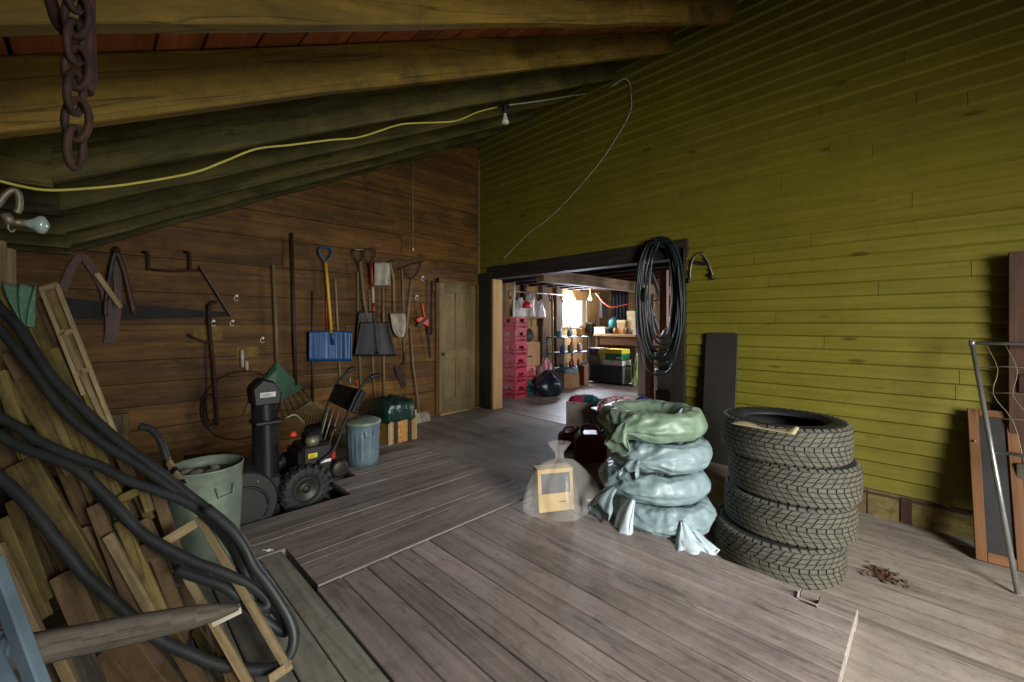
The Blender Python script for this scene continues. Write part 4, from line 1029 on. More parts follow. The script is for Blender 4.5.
# ================================================================ SNOW BLOWER
BX0 = onY(305, 487, 3.36)
OB = V((BX0.x, 3.48, PIT))
sb = thing('snow_blower', 'black two-stage snow blower with lugged wheels parked in the pit by the plank wall', 'snow blower', tuple(OB))
wr = .185
def wheel(y0, lab=None):
    c = OB+V((0, y0, wr)); mb = MB().rnd()
    mb.lathe([(.085, -.035), (.10, -.05), (.145, -.055), (wr-.022, -.05), (wr-.018, 0), (wr-.022, .05), (.145, .055), (.10, .05), (.085, .035), (.085, -.035)], c, 40, axis='Z', rot=(math.pi/2, 0, 0))
    o = part('tire', mb, M['rubber_dark'], sb)
    mb = MB()
    for k in range(18):
        for s in (-1, 1):
            a = (k+(.5 if s > 0 else 0))/18*2*math.pi; mb.rnd()
            p0 = V((math.cos(a)*(wr-.012), s*.004, math.sin(a)*(wr-.012))); a2 = a+.16; p1 = V((math.cos(a2)*(wr-.016), s*.056, math.sin(a2)*(wr-.016)))
            mb.beam(c+p0, c+p1, .024, .03, (math.cos(a), 0, math.sin(a)))
            a3 = a2; mb.beam(c+p1, c+V((math.cos(a3)*(wr-.06), s*.058, math.sin(a3)*(wr-.06))), .022, .014, (0, 1, 0))
    part('tread', mb, M['rubber_dark'], o)
    mb = MB().rnd(); mb.lathe([(0, .03), (.02, .035), (.022, .02), (.045, .016), (.06, .03), (.075, .03), (.088, .042), (.09, .036), (.09, -.03), (0, -.03)], c, 30, rot=(math.pi/2, 0, 0))
    part('rim', mb, M['steel_dark'], o)
wheel(-.12); wheel(.26)
mb = MB().rnd(); mb.cyl(OB+V((0, -.1, wr)), OB+V((0, .3, wr)), .014); part('axle', mb, M['rust'], sb)
def sbx(name, a, b_, m_, bevel=.006, lab=None): mb = MB().rnd(); mb.bb(OB+V(a), OB+V(b_)); return part(name, mb, m_, sb, lab, bevel=bevel)
# auger housing (world -X is forward), width along Y
hx0, hx1 = -.62, -.27
mb = MB().rnd()
prof = []
for k in range(15):
    a = -math.pi/2+ k/14*math.pi*.98; prof.append((-.44+.20*math.cos(a)+0, .235+.215*math.sin(a)))
prof = prof+[(hx0-.05, .47)]
Pw = .006
vs = []; ya, yb = -.30, .36
outer = prof; inner = [(x-(.008 if x > -.44 else 0), z+(.008 if z < .2 else -.008)) for x, z in prof]
for y in (ya, yb):
    for x, z in outer: vs.append(OB+V((x, y, z+.0)))
n = len(outer); fs = [(i, i+1, n+i+1, n+i) for i in range(n-1)]
mb.add(vs, fs, None, True); hs = part('auger_housing', mb, M['black_rough'], sb, solid=.008)
for y, nm in ((ya, 'side_plate'), (yb, 'side_plate')):
    mb = MB().rnd(); poly = outer+[(hx0-.05, .02)]
    mb.prism(poly, OB+V((0, y, 0)), (1, 0, 0), (0, 0, 1), (0, .008, 0)); part(nm, mb, M['black'], hs)
mb = MB().rnd(); mb.lathe([(.135, 0), (.14, .012), (.15, .012), (.155, 0)], OB+V((-.44, ya-.001, .21)), 36, rot=(math.pi/2, 0, 0)); part('pressed_ring', mb, M['black'], hs)
for k, (x, z) in enumerate(((-.30, .2), (-.33, .12), (-.36, .38), (-.5, .06))):
    mb = MB().rnd(); mb.lathe([(0, .008), (.008, .006), (.01, 0)], OB+V((x, ya-.001, z)), 8, rot=(math.pi/2, 0, 0)); part('bolt', mb, M['steel'], hs)
mb = MB().rnd()
for k in range(2):
    pts = []
    for i in range(30):
        a = i/29*4*math.pi+k*math.pi; pts.append(OB+V((-.47+.14*math.cos(a), ya+.04+i/29*.58, .2+.14*math.sin(a))))
    mb.tube(pts, .012, 5)
part('auger', mb, M['rust'], sb)
# chute: tall square-round tube curving up
mb = MB().rnd(); 
mb.lathe([(.085, 0), (.10, .02), (.10, .06), (.083, .07), (.083, .09)], OB+V((-.24, .0, .22)), 24); part('chute_base', mb, M['black_rough'], sb)
Bp = lambda px, py, y=3.42: onY(px, py, y)
def chf(u, v):
    a = u*2*math.pi; c_ = OB+V((-.235, -.02, .10+.80*v)); rx = .082-.008*v; 
    c_ = c_+V((-.02*v*v, 0, 0)); ry = .075
    return c_+V((rx*math.cos(a)*(1+.08*math.cos(4*a)), ry*math.sin(a)*(1+.08*math.cos(4*a)), 0))
mb = MB().rnd(); mb.grid(chf, 28, 12); ch_ = part('chute', mb, M['black'], sb, solid=.004)
sbx('chute_foot', (-.315, -.10, .02), (-.15, .07, .33), M['black_rough'], .02)
sbx('chute_collar', (-.33, -.11, .70), (-.15, .07, .735), M['black'], .01)
mb = MB().rnd(); mb.prism([(-.085, 0), (.085, 0), (.10, .08), (.05, .17), (-.03, .20), (-.10, .13)], OB+V((-.25, -.11, .84)), (1, 0, 0), (0, 0, 1), (0, .17, 0)); dfl = part('deflector', mb, M['black'], sb, bevel=.015)
mb = MB().rnd(); mb.bb(OB+V((-.30, -.116, .905)), OB+V((-.20, -.111, .94))); part('warning_label', mb, M['paper'], dfl, 'pale printed label')
for k in range(4):
    mb = MB().rnd(); mb.bb(OB+V((-.295, -.1175, .910+.007*k)), OB+V((-.215-.02*(k % 2), -.1165, .913+.007*k))); part('label_text', mb, M['handle_red'] if k == 3 else M['black'], dfl)
mb = MB().rnd(); mb.tube(smooth_path([OB+V((-.12, -.05, .72)), OB+V((-.05, -.06, .74)), OB+V((.02, -.04, .66))], 3), .008, 6); part('chute_rod', mb, M['steel'], sb)
mb = MB().rnd(); mb.lathe([(0, 0), (.022, 0), (.026, .02), (.014, .035), (0, .04)], OB+V((-.075, -.09, .585)), 12); part('fuel_knob', mb, M['orange'], sb, 'orange knob')
# engine
sbx('engine_block', (-.04, -.10, .24), (.21, .18, .46), M['black_rough'], .015)
sbx('engine_shroud', (-.02, -.13, .34), (.20, .14, .50), M['black'], .02)
sbx('muffler', (-.10, -.07, .22), (.02, -.12, .32), M['steel'], .012)
sbx('carburettor_cover', (.01, -.14, .50), (.13, .02, .60), M['black_rough'], .025)
mb = MB().rnd(); mb.lathe([(0, .07), (.02, .068), (.045, .055), (.05, .03), (.045, 0), (0, 0)], OB+V((.05, -.12, .505)), 18); part('fuel_tank_cap', mb, M['steel'], sb, 'pale grey cap')
sbx('yellow_label', (.02, -.134, .405), (.085, -.129, .44), mat('yellow_sticker', (214, 206, 30), .4, 0, .05, 9, 0), 0)
for k in range(3): sbx('label_line', (.028, -.1355, .411+.008*k), (.075-.012*(k % 2), -.1335, .414+.008*k), M['black'], 0)
sbx('white_plate', (.11, -.134, .35), (.19, -.129, .372), M['paper'], 0)
sbx('red_starter', (.195, -.12, .35), (.235, .04, .45), mat('red_cover', (170, 28, 34), .4, 0, .2, 12, .1), .012)
sbx('gearbox', (.12, -.12, .19), (.33, .1, .30), M['black_rough'], .03)
mb = MB().rnd(); mb.lathe([(0, .03), (.05, .03), (.07, .02), (.07, 0), (0, 0)], OB+V((.26, -.12, .27)), 18, rot=(math.pi/2, 0, 0)); part('pulley', mb, M['steel_dark'], sb)
# frame, handles
hy = (-.16, .20)
HX = lambda px, py, y: onY(px, py, y)
for s, (px_, pts) in enumerate((('n', [(318, 463), (334, 449), (345, 421), (358, 392), (370, 378), (380, 374.5)]), ('f', [(318, 440), (328, 405), (337, 384), (347, 372), (354, 367.5)]))):
    y = OB.y+hy[s]; P = smooth_path([HX(x, yy, y) for x, yy in pts], 5)
    mb = MB().rnd(); mb.tube(P, .013, 8); hb_ = part('handlebar', mb, M['black_rough'], sb)
    mb = MB().rnd(); mb.tube(P[-6:], .019, 8); part('grip', mb, M['black'], hb_)
mb = MB().rnd()
cpy = OB.y+.0
A4 = [HX(338, 384, OB.y+.15), HX(361, 385, OB.y-.12), HX(357, 412, OB.y-.15), HX(331, 404, OB.y+.12)]
A4 = [HX(336, 383, OB.y+.2), HX(363, 390, OB.y-.16), HX(352, 413, OB.y-.17), HX(328, 401, OB.y+.2)]
nn = (A4[1]-A4[0]).cross(A4[3]-A4[0]).normalized()*.05
mb.add(A4+[p+nn for p in A4], [(0, 1, 2, 3), (7, 6, 5, 4), (0, 4, 5, 1), (1, 5, 6, 2), (2, 6, 7, 3), (3, 7, 4, 0)]); cs = part('control_panel', mb, M['black'], sb, bevel=.01)
for x, y in ((350, 381), (357, 384)):
    mb = MB().rnd(); p = HX(x, y, OB.y); mb.tube([p-V((0, 0, .03)), p+V((0, 0, .035))], [.006, .011], 8); part('lever', mb, M['steel'] if x < 352 else M['orange'], cs)
for k, (a, b_) in enumerate((((329, 405), (318, 450)), ((334, 408), (322, 448)), ((340, 408), (327, 452)))):
    mb = MB().rnd(); mb.tube([HX(*a, OB.y), HX(*b_, OB.y-.02)], .006, 6); part('control_rod', mb, M['steel'], sb)
mb = MB().rnd(); mb.beam(HX(335, 430, OB.y-.16), HX(331, 425, OB.y+.2), .02, .02); part('cross_brace', mb, M['black_rough'], sb)
mb = MB().rnd(); mb.beam(OB+V((.30, -.14, .03)), OB+V((.44, -.2, .06)), .03, .012); part('skid', mb, M['black_rough'], sb)
mb = MB().rnd(); mb.beam(OB+V((-.3, -.05, .12)), OB+V((.3, -.05, .2)), .1, .04); part('chassis', mb, M['black_rough'], sb)
# dark bin and wood beside the blower
bp = onZ(333, 452, PIT)
mb = MB().rnd(); mb.lathe([(0, 0), (.10, 0), (.13, .05), (.14, .22), (.12, .27), (0, .28)], (bp.x-.05, bp.y+.35, PIT), 20, fn=lambda x, y, z, a, j: (x*(1+.08*math.sin(a*3)), y, z)); single('dark_sack', mb, M['black_rough'], 'dark bulging sack behind the blower handles and left of the small can', 'sack')
# ================================================================ LUMBER PILE AND HOSES, LEFT FOREGROUND
pA = V((.573, 1.865, 0)); pB = V((-.226, 2.27, 0)); pC = V((-.11, 2.8, 1.47))
pN = (pB-pA).cross(pC-pA).normalized()
if pN.dot(O-pA) < 0: pN = -pN
def PL(px, py, off=0):
    p = onP(px, py, pA+pN*off, pN)
    return p if p.z > .014 else onZ(px, py, .014+max(0, off)*.6)
def pboard(name, pts, wpx, th, off, m_, lab, cat='board', off1=None, group='scrap lumber in the leaning pile', taper=1, obj=True):
    """board between two pixels on the pile plane; wpx = width seen in the photo"""
    off1 = off if off1 is None else off1
    a = PL(*pts[0], off); b_ = PL(*pts[1], off1)
    dx = pts[1][0]-pts[0][0]; dy = pts[1][1]-pts[0][1]; L_ = math.hypot(dx, dy); nx, ny = -dy/L_, dx/L_
    mid = ((pts[0][0]+pts[1][0])/2, (pts[0][1]+pts[1][1])/2); om = (off+off1)/2
    w_ = (PL(mid[0]+nx*wpx/2, mid[1]+ny*wpx/2, om)-PL(mid[0]-nx*wpx/2, mid[1]-ny*wpx/2, om)).length
    mb = MB().rnd(); mb.beam(a, b_, w_, th, pN, w_*taper)
    if obj: return single(name, mb, m_, lab, cat, loc=tuple(a if a.z < b_.z else b_), group=group, bevel=.003)
    return mb
lum = M['lumber']; lr = M['lumber_red']
B_ = [
 # (top px, bottom px, width px, thick, off, mat, label)
 ((4, 288), (86, 470), 20, .022, -.03, lum, 'yellowish board at the far left of the pile, its top behind the green cloth'),
 ((22, 296), (92, 470), 22, .022, -.05, lum, 'rough yellowish board rising to the green cloth, second from the left'),
 ((34, 300), (100, 432), 24, .020, -.075, lr, 'wide brown board between the green cloth and the lattice frame'),
 ((50, 350), (125, 520), 18, .022, -.04, lum, 'bright olive board running down behind the crossing hoses'),
 ((92, 395), (150, 520), 10, .022, -.06, lum, 'slim olive board right of the bright olive one'),
 ((0, 372), (38, 480), 14, .024, -.02, lum, 'short pale board at the picture edge under the upper hoses'),
 ((10, 352), (66, 452), 18, .02, -.045, lr, 'reddish board between the two thick upper hoses'),
 ((20, 380), (78, 470), 26, .02, -.035, lum, 'broken pale board with a split end under the upper hoses'),
 ((22, 462), (112, 622), 36, .03, -.01, lum, 'widest flat plank in the middle of the pile'),
 ((66, 572), (96, 640), 30, .05, .02, lr, 'thick brown block end next to the lowest hose above the post'),
 ((-4, 545), (40, 640), 14, .03, .05, M['lath'], 'pale batten crossing the lower left corner beside the blue-grey ladder'),
 ((0, 520), (42, 620), 22, .03, .0, M['galv_green'] if False else lum, 'greenish board behind the pale batten in the lower left'),
 ((14, 500), (48, 600), 16, .03, -.03, lum, 'grey-green board right of the pale batten'),
 ((94, 505), (140, 625), 16, .02, .0, lr, 'thin brown board right of the widest plank'),
 ((108, 535), (156, 622), 12, .022, .03, M['lath'], 'pale square-cut strip ending above the middle of the post'),
 ((120, 520), (166, 622), 14, .02, -.01, lum, 'olive strip just right of the pale square-cut strip'),
 ((142, 520), (190, 640), 14, .022, -.04, lr, 'dark brown strip under the corner of the wooden frame'),
 ((52, 640), (80, 700), 13, .03, .06, M['lath'], 'whitish batten below the grey post near the ladder'),
 ((70, 640), (98, 700), 24, .05, .03, M['bark'], 'grey rounded piece below the post, right of the whitish batten'),
 ((118, 642), (160, 705), 52, .07, .02, lr, 'large bark-covered slab below the post'),
 ((170, 635), (214, 705), 18, .02, .02, lr, 'pinkish board end below the point of the post'),
 ((196, 630), (240, 705), 12, .02, .0, lum, 'narrow board under the lowest hose loop'),
 ((34, 655), (60, 705), 20, .04, .02, lr, 'short brown stub behind the ladder rail'),
 ((112, 478), (160, 452), 10, .03, -.02, lum, None), ((124, 515), (158, 505), 9, .03, -.02, lum, None),
 ((120, 500), (146, 487), 8, .03, .0, lum, 'short yellowish crosspiece of scrap beside the large can'),
 ((142, 488), (150, 512), 8, .03, .0, lum, 'stubby upright scrap end below the short crosspiece'),
 ((118, 565), (158, 548), 18, .03, -.02, lr, 'squat brown block lying across behind the square-cut strips'),
 ((28, 486), (74, 588), 14, .03, -.06, lum, 'olive board showing between the lower hose and the widest plank'),
 ((80, 530), (130, 640), 20, .03, -.07, lr, 'dark brown board deep in the pile behind the widest plank'),
 ((0, 430), (60, 580), 24, .03, -.10, lr, 'dark board deep behind the hoses at the left edge'),
 ((40, 400), (110, 560), 24, .03, -.12, lr, 'brown board deep behind the crossing hoses'),
 ((100, 440), (170, 600), 20, .03, -.13, lr, 'dim brown board deep behind the hoses near the large can'),
 ((150, 470), (205, 640), 12, .02, -.10, lr, 'thin dark strip leaning behind the wooden frame'),
]
for tp, bt_, wpx, th, off, m_, lab in B_:
    if lab is None: continue
    # carry the lower ends down towards the floor where they are hidden
    pboard('scrap_board', (tp, bt_), wpx, th, off, m_, lab)
for k in range(16):
    x = R.uniform(0, 150); y = 400+x*.45+R.uniform(-20, 90); l_ = R.uniform(50, 130)
    pboard('offcut', ((x, y), (x+l_*.42, min(700, y+l_))), R.uniform(5, 12), .018, R.uniform(-.16, -.03), lr if k % 3 else lum, 'narrow dark offcut deep in the lumber pile between larger boards', 'offcut', group='narrow offcuts deep in the pile')
# core of the pile: rough logs and blocks that the boards lean on
for k in range(6):
    px = -10+ (k % 3)*30; y0_ = 440+55*(k//3)
    a = PL(px, y0_, -.30-.03*(k % 2)); mb = MB().rnd(); d_ = V((.9, -.45, -.1+.1*(k % 3))).normalized()
    mb.beam(a-d_*.2, a+d_*.2, .12, .11, (0, 0, 1))
    single('timber_block', mb, M['dark_wood'], 'dark squared timber lying in the core of the lumber pile behind the leaning boards', 'timber', group='dark timbers in the core of the lumber pile', bevel=.01)
# standing battens top left, green cloth, board with yellow tape
for k, (x0, x1, yt) in enumerate(((-6, 5, 241), (5, 13, 249))):
    mb = MB().rnd(); a = PL((x0+x1)/2, yt, -.10); b_ = PL((x0+x1)/2+2, 300, -.10); b_ = V((b_.x, b_.y, .3))
    mb.beam(a, b_, .032, .03, pN); single('standing_batten', mb, M['lath'], 'pale upright batten sticking up at the left edge, the '+('taller' if k == 0 else 'shorter')+' of two', 'batten')
mb = MB().rnd()
C0, C1, C2_, C3 = PL(4, 284, .0), PL(40, 287, .0), PL(26, 327, .02), PL(6, 300, .01)
mb.grid(lambda u, v: (C0.lerp(C1, u)).lerp(C0.lerp(C1, .45+.25*u)+ (C2_-C0.lerp(C1, .5)), v)+pN*(.012*math.sin(u*14+v*4)+.01), 24, 12)
single('green_cloth', mb, mat('pale_green_mesh', (84, 122, 98), .8, 0, .3, 60, .4), 'pale green cloth scrap draped over the top of the pile', 'cloth', solid=.003)
# lattice frame of thin laths
t = thing('lattice_frame', 'narrow lattice frame of thin pale laths leaning tall behind the pile', 'frame', tuple(PL(116, 470, -.09)))
def lath(pts, wpx, off=-.01, th=.012, parent=t, nm='rail', m_=None):
    mb = pboard('', pts, wpx, th, off, None, None, obj=False); return part(nm, mb, m_ or M['lath'], parent)
lath(((57, 285), (118, 440)), 4); lath(((42, 291), (84, 395)), 4); lath(((62, 330), (120, 455)), 5)
lath(((40, 290), (58, 285)), 5, nm='rung'); lath(((60, 336), (74, 330)), 4, nm='rung'); lath(((78, 375), (89, 369)), 4, nm='rung')
lath(((49, 292), (100, 420)), 13, -.03, .004, nm='backing', m_=M['lumber'])
# frame beside the can
t = thing('timber_frame', 'open rectangular frame of thin wood lying tilted at the foot of the pile', 'frame', tuple(PL(200, 640, .05)))
def fr(pts, wpx, off=.05, th=.02, nm='rail'): part(nm, pboard('', pts, wpx, th, off, None, None, obj=False), M['lath'], t, bevel=.002)
fr(((199, 517), (288, 668)), 9); fr(((165, 542), (203, 519)), 9, nm='crosspiece'); fr(((182, 568), (252, 690)), 9); fr(((168, 545), (184, 572)), 7); fr(((268, 680), (291, 664)), 6, nm='crosspiece'); fr(((218, 622), (240, 606)), 7, .04, .015, 'crosspiece')
pboard('scrap_board', ((214, 620), (236, 690)), 9, .02, .03, lr, 'red-stained broken strip inside the tilted frame')
# short lath with black tape
t = thing('striped_lath', 'pale short lath wrapped with black tape bands against the large can', 'lath', tuple(PL(190, 500, .02)))
mb = MB().rnd(); a = at(169, 462, 1.98); b_ = at(193, 503, 1.86); mb.beam(a, b_, .026, .012, (1, 1, 0)); part('lath', mb, M['lath'], t)
for k in (.18, .5, .8):
    mb = MB().rnd(); mb.beam(a.lerp(b_, k), a.lerp(b_, k+.1), .030, .016, (1, 1, 0)); part('tape_band', mb, M['black'], t)
# pale square board behind, under the wall
mb = MB().rnd(); a = onP(106, 416, (0, 3.2, 0), (0, 1, 0)); b_ = onP(129, 458, (0, 3.2, 0), (0, 1, 0)); mb.bb((a.x, 3.2, PIT), (b_.x, 3.24, a.z))
single('upright_board', mb, lum, 'upright olive board end standing behind the pile below the plank wall', 'board', bevel=.003)
# heavy grey post
t = MB().rnd(); pa = at(6, 655, .98); pb_ = at(238, 608, 1.34)
pts = [pa.lerp(pb_, k/8) for k in range(9)]; rs = [.036, .037, .036, .037, .036, .034, .032, .024, .008]
t.tube(pts, rs, 10); single('pointed_post', t, M['bark'], 'thick grey weathered post with a pointed end lying across the lower left', 'post', loc=tuple(pa))
mb = MB().rnd(); a = at(212, 622, 1.42); b_ = at(241, 608, 1.47); mb.beam(a, b_, .028, .022, (0, 0, 1)); single('white_stick', mb, M['handle_white'], 'short whitish stick beside the tip of the grey post', 'stick')
# blue-grey ladder in the corner
t = thing('metal_trestle', 'blue-grey metal trestle cut off by the lower left corner', 'trestle', tuple(at(10, 690, .8)))
for (a, b_, w_) in (((-8, 560), (44, 700), .028), ((-30, 610), (14, 705), .028)):
    mb = MB().rnd(); mb.beam(at(*a, .8), at(*b_, .74), w_, .02, (1, 1, 0)); part('leg', mb, M['bluegrey'], t, bevel=.003)
mb = MB().rnd(); mb.beam(at(10, 636, .785), at(-4, 700, .78), .02, .015, (1, 1, 0)); part('brace', mb, M['bluegrey'], t, bevel=.003)
mb = MB().rnd(); mb.beam(at(6, 640, .79), at(-20, 668, .79), .04, .012, (1, 1, 0)); part('gusset', mb, M['bluegrey'], t)
# ---- hoses
def hose(pts, r, lab, off=.06, m_=None, dr=0):
    P = [PL(x, y, off+(o[0] if o else 0)) for x, y, *o in pts]
    mb = MB().rnd(); mb.tube(smooth_path(P, 6), r, 10); return single('rubber_hose', mb, m_ or M['hose'], lab, 'hose', loc=tuple(P[0]), group='black rubber hoses over the lumber pile')
hose([(-12, 292), (0, 308), (18, 326), (35, 352), (51, 376), (72, 398), (94, 419), (114, 437), (133, 452), (148, 463), (170, 480), (190, 496), (210, 512), (234, 542), (246, 566), (256, 590), (268, 604), (266, 612), (252, 604), (228, 588), (198, 576), (178, 560), (160, 548), (140, 532), (118, 512), (98, 494)], .0185, 'black hose coming from the top left and doubling back round the lower right bend')
hose([(-14, 318), (0, 330), (17, 350), (34, 372), (55, 400), (78, 424), (110, 448), (130, 460), (160, 480), (187, 501), (212, 522), (232, 548), (243, 572), (253, 600), (258, 618)], .017, 'thinner black hose running close beneath the topmost one', .085)
hose([(-12, 406), (0, 417), (20, 428), (39, 441), (70, 455), (102, 467), (125, 479), (160, 492), (182, 500), (205, 514), (228, 534), (240, 556), (250, 580), (266, 596), (283, 620), (286, 632), (270, 624), (249, 606), (226, 588), (200, 578), (176, 570)], .0185, 'black hose crossing the pile at mid height and looping at the wooden frame', .11)
hose([(-10, 428), (0, 436), (28, 450), (52, 458), (78, 470), (100, 490), (120, 510), (140, 531), (163, 546), (195, 562), (227, 574), (252, 586), (266, 598), (268, 606), (258, 608), (244, 600)], .0185, 'black hose sweeping from the left edge to the tight bend by the frame', .13)
hose([(-10, 470), (0, 478), (16, 492), (39, 517), (55, 538), (70, 556), (85, 575), (104, 592), (124, 610), (146, 630), (166, 643), (187, 652), (210, 662), (234, 668), (256, 670), (276, 667), (289, 656), (294, 638), (290, 620), (280, 602), (268, 584), (254, 566), (244, 546), (230, 528), (206, 508)], .019, 'lowest black hose making the big open loop at the right foot of the pile', .19)
hose([(140, 426), (152, 430), (160, 440), (166, 456), (168, 470), (170, 490)], .016, 'short bend of black hose standing up behind the large can', -.30)
hose([(238, 540), (248, 552), (258, 566), (264, 572)], .014, 'stub end of black hose on the deck right of the large can', -.04)
# ================================================================ FLOOR SCRAPS
p = onZ(266, 551, .004); mb = MB().rnd()
mb.grid(lambda u, v: p+V((.045*(u-.5)+.01*v, -.05*(u-.5)+.012*(v-.5), .004+.006*math.sin(u*7)*math.sin(v*5+1))), 10, 5)
single('paper_scrap', mb, M['paper'], 'small crumpled white paper scrap on the grey boards right of the large can', 'paper', solid=.001)
mb = MB()
for k in range(120):
    a = R.random()*6.28; r = abs(R.gauss(0, .055)); q = onZ(886, 576, -.2); mb.rnd(); c_ = V((q.x+r*math.cos(a), q.y+r*math.sin(a)*1.1, -.196+R.random()*.008)); s_ = R.uniform(.006, .016)
    ax = V((R.gauss(0, 1), R.gauss(0, 1), R.gauss(0, .3))).normalized()*s_; ay = V((-ax.y, ax.x, R.gauss(0, .004)))*.6; mb.quad(c_-ax-ay, c_+ax-ay, c_+ax+ay, c_-ax+ay)
single('dry_leaf_litter', mb, mat('leaf_litter', (84, 54, 36), .9, 0, .5, 60, .2), 'small patch of brown leaf litter on the low floor right of the tires', 'litter', kind='stuff')
# ================================================================ RIGHT SIDE
t = thing('tall_brown_board', 'tall dark brown door leaf leaning at the right edge of the yellow wall', 'door', (4.22, -.5, -.2))
mb = MB().rnd(.4); P0 = onX(1008, 560, 4.2); 
mb.bb((4.20, -.95, -.19), (4.24, -.355, 1.765)); part('panel', mb, M['brown_board'], t, bevel=.004)
mb = MB().rnd(.6)
for z in (-.1, .6, 1.6): pass
mb.bb((4.17, -.95, .02), (4.199, -.37, .10)); part('lower_batten', mb, M['brown_board'], t, bevel=.003)
mb = MB().rnd(); mb.bb((4.185, -.46, .86), (4.199, -.395, .98)); part('iron_lock', mb, M['rust'], t, 'iron lock plate', bevel=.004)
mb = MB().rnd(.9); mb.bb((4.12, -.95, -.19), (4.16, -.38, .42)); single('short_plank', mb, M['bark'], 'short grey-brown plank at the foot of the tall brown door leaf', 'plank', bevel=.004)
t = thing('screen_frame', 'narrow orange-brown wooden screen frame leaning on the wall behind the metal tubes', 'frame', (3.95, -.23, -.2))
F0 = V((3.97, -.225, -.195)); F1 = V((4.25, -.20, .72)); hd = V((.03, -1, 0)).normalized(); wd = .17; nr = (F1-F0).cross(hd)
mb = MB().rnd(); mb.beam(F0, F1, .05, .03, nr); part('stile', mb, M['orange_wood'], t, bevel=.003)
mb = MB().rnd(); mb.beam(F0+hd*wd, F1+hd*wd, .05, .03, nr); part('stile', mb, M['orange_wood'], t, bevel=.003)
up_ = (F1-F0).normalized()
mb = MB().rnd(); mb.beam(F1-up_*.022+hd*.026, F1-up_*.022+hd*(wd-.026), .045, .03, nr); part('rail', mb, M['orange_wood'], t, bevel=.003)
mb = MB().rnd(); mb.beam(F0+up_*.03+hd*.026, F0+up_*.03+hd*(wd-.026), .06, .03, nr); part('rail', mb, M['orange_wood'], t, bevel=.003)
mb = MB().rnd(); mb.beam(F0+up_*.06+hd*(.026+.055), F1-up_*.045+hd*(.026+.055), .118, .004, nr); part('mesh_panel', mb, M['black_rough'], t)
mb = MB().rnd(); c_ = F0.lerp(F1, .78)-V((.022, 0, 0)); mb.lathe([(0, .0), (.008, 0), (.008, .008), (0, .01)], c_, 8, rot=(0, -math.pi/2, 0)); part('screw_eye', mb, M['steel'], t)
t = thing('metal_gate_frame', 'bare metal tube frame strung with wires, leaning at the right edge', 'gate', (3.62, -.34, -.2))
G0 = V((3.62, -.34, -.195)); G1 = onX(972, 343, 4.12); ed = V((.0, -1, 0)); GW = .75
G1 = V((G1.x, G1.y, G1.z))
mb = MB().rnd(); mb.tube([G0, G1+(G1-G0).normalized()*.012], .0125, 12); part('tube', mb, M['alu'], t, 'long round metal upright')
mb = MB().rnd(); mb.tube([G0+ed*GW, G1+ed*GW], .0125, 12); part('tube', mb, M['alu'], t)
mb = MB().rnd(); mb.tube([G1, G1+ed*GW], .011, 10); part('crossbar', mb, M['alu'], t)
pt = G0.lerp(G1, .525); mb = MB().rnd(); mb.tube([pt, pt+ed*GW], .011, 10); part('crossbar', mb, M['alu'], t)
for f_ in (.66, .77, .885):
    pt = G0.lerp(G1, f_); mb = MB().rnd(); mb.tube([pt, pt+ed*.12+V((0, 0, .015)), pt+ed*.4+V((0, 0, .012)), pt+ed*GW], .0022, 5); part('wire', mb, M['steel'], t)
for s in (.06, .14):
    mb = MB().rnd(); a = G1+ed*s; mb.tube(smooth_path([a, G0.lerp(G1, .88)+ed*(s+.03), G0.lerp(G1, .77)+ed*(s-.01), G0.lerp(G1, .66)+ed*(s+.05), G0.lerp(G1, .5)+ed*(s+.06)], 3), .0022, 5); part('wire', mb, M['steel'], t)
mb = MB().rnd(); mb.lathe([(0, .02), (.017, .018), (.017, -.02), (0, -.02)], G1, 10); part('end_cap', mb, M['alu'], t)
# ================================================================ THE STORE ROOM BEYOND THE OPENING
AX = 9.6; AY = 6.3; AZ = 2.3
mb = MB(); y = -.1
planks_Y(mb, 4.34, AX, -.1, AY, .0, .3, gap=.003)
struct('floor', mb, M['floor'])
wy0, wy1, wz0, wz1 = 8.0, 8.9, 1.26, 1.90      # window hole in the side wall (x range, z range)
mb = MB(); x = 4.45
while x < AX:
    x1 = min(AX, x+.22); mb.rnd()
    if x1 > wy0 and x < wy1: mb.bb((x, AY, 0), (x1-.004, AY+.03, wz0)); mb.bb((x, AY, wz1), (x1-.004, AY+.03, AZ))
    else: mb.bb((x, AY, 0), (x1-.004, AY+.03, AZ))
    x = x1
struct('wall_annex_side', mb, M['plywood'])
mb = MB(); y = -.1
while y < AY: mb.rnd(); mb.bb((AX, y, 0), (AX+.03, min(AY, y+.216), AZ)); y += .22
struct('wall_annex_back', mb, M['lumber_red'])
mb = MB(); mb.rnd(); mb.bb((4.45, -.13, 0), (AX, -.1, AZ)); struct('wall_annex_near', mb, M['annex_wall'])
mb = MB(); mb.rnd(.2); mb.bb((4.44, -.13, AZ), (AX+.03, AY+.03, AZ+.03)); ac = struct('ceiling', mb, M['sheath'])
x = 4.9
while x < AX:
    mb = MB().rnd(); mb.bb((x, -.1, AZ-.17), (x+.05, AY, AZ)); part('joist', mb, M['dark_wood'] if x < 6 else M['brown_board'], ac, bevel=.003); x += .48
mb = MB().rnd(.8); mb.bb((4.75, 4.08, AZ-.36), (AX, 4.24, AZ-.172)); part('beam', mb, M['lumber_red'], ac, bevel=.01)
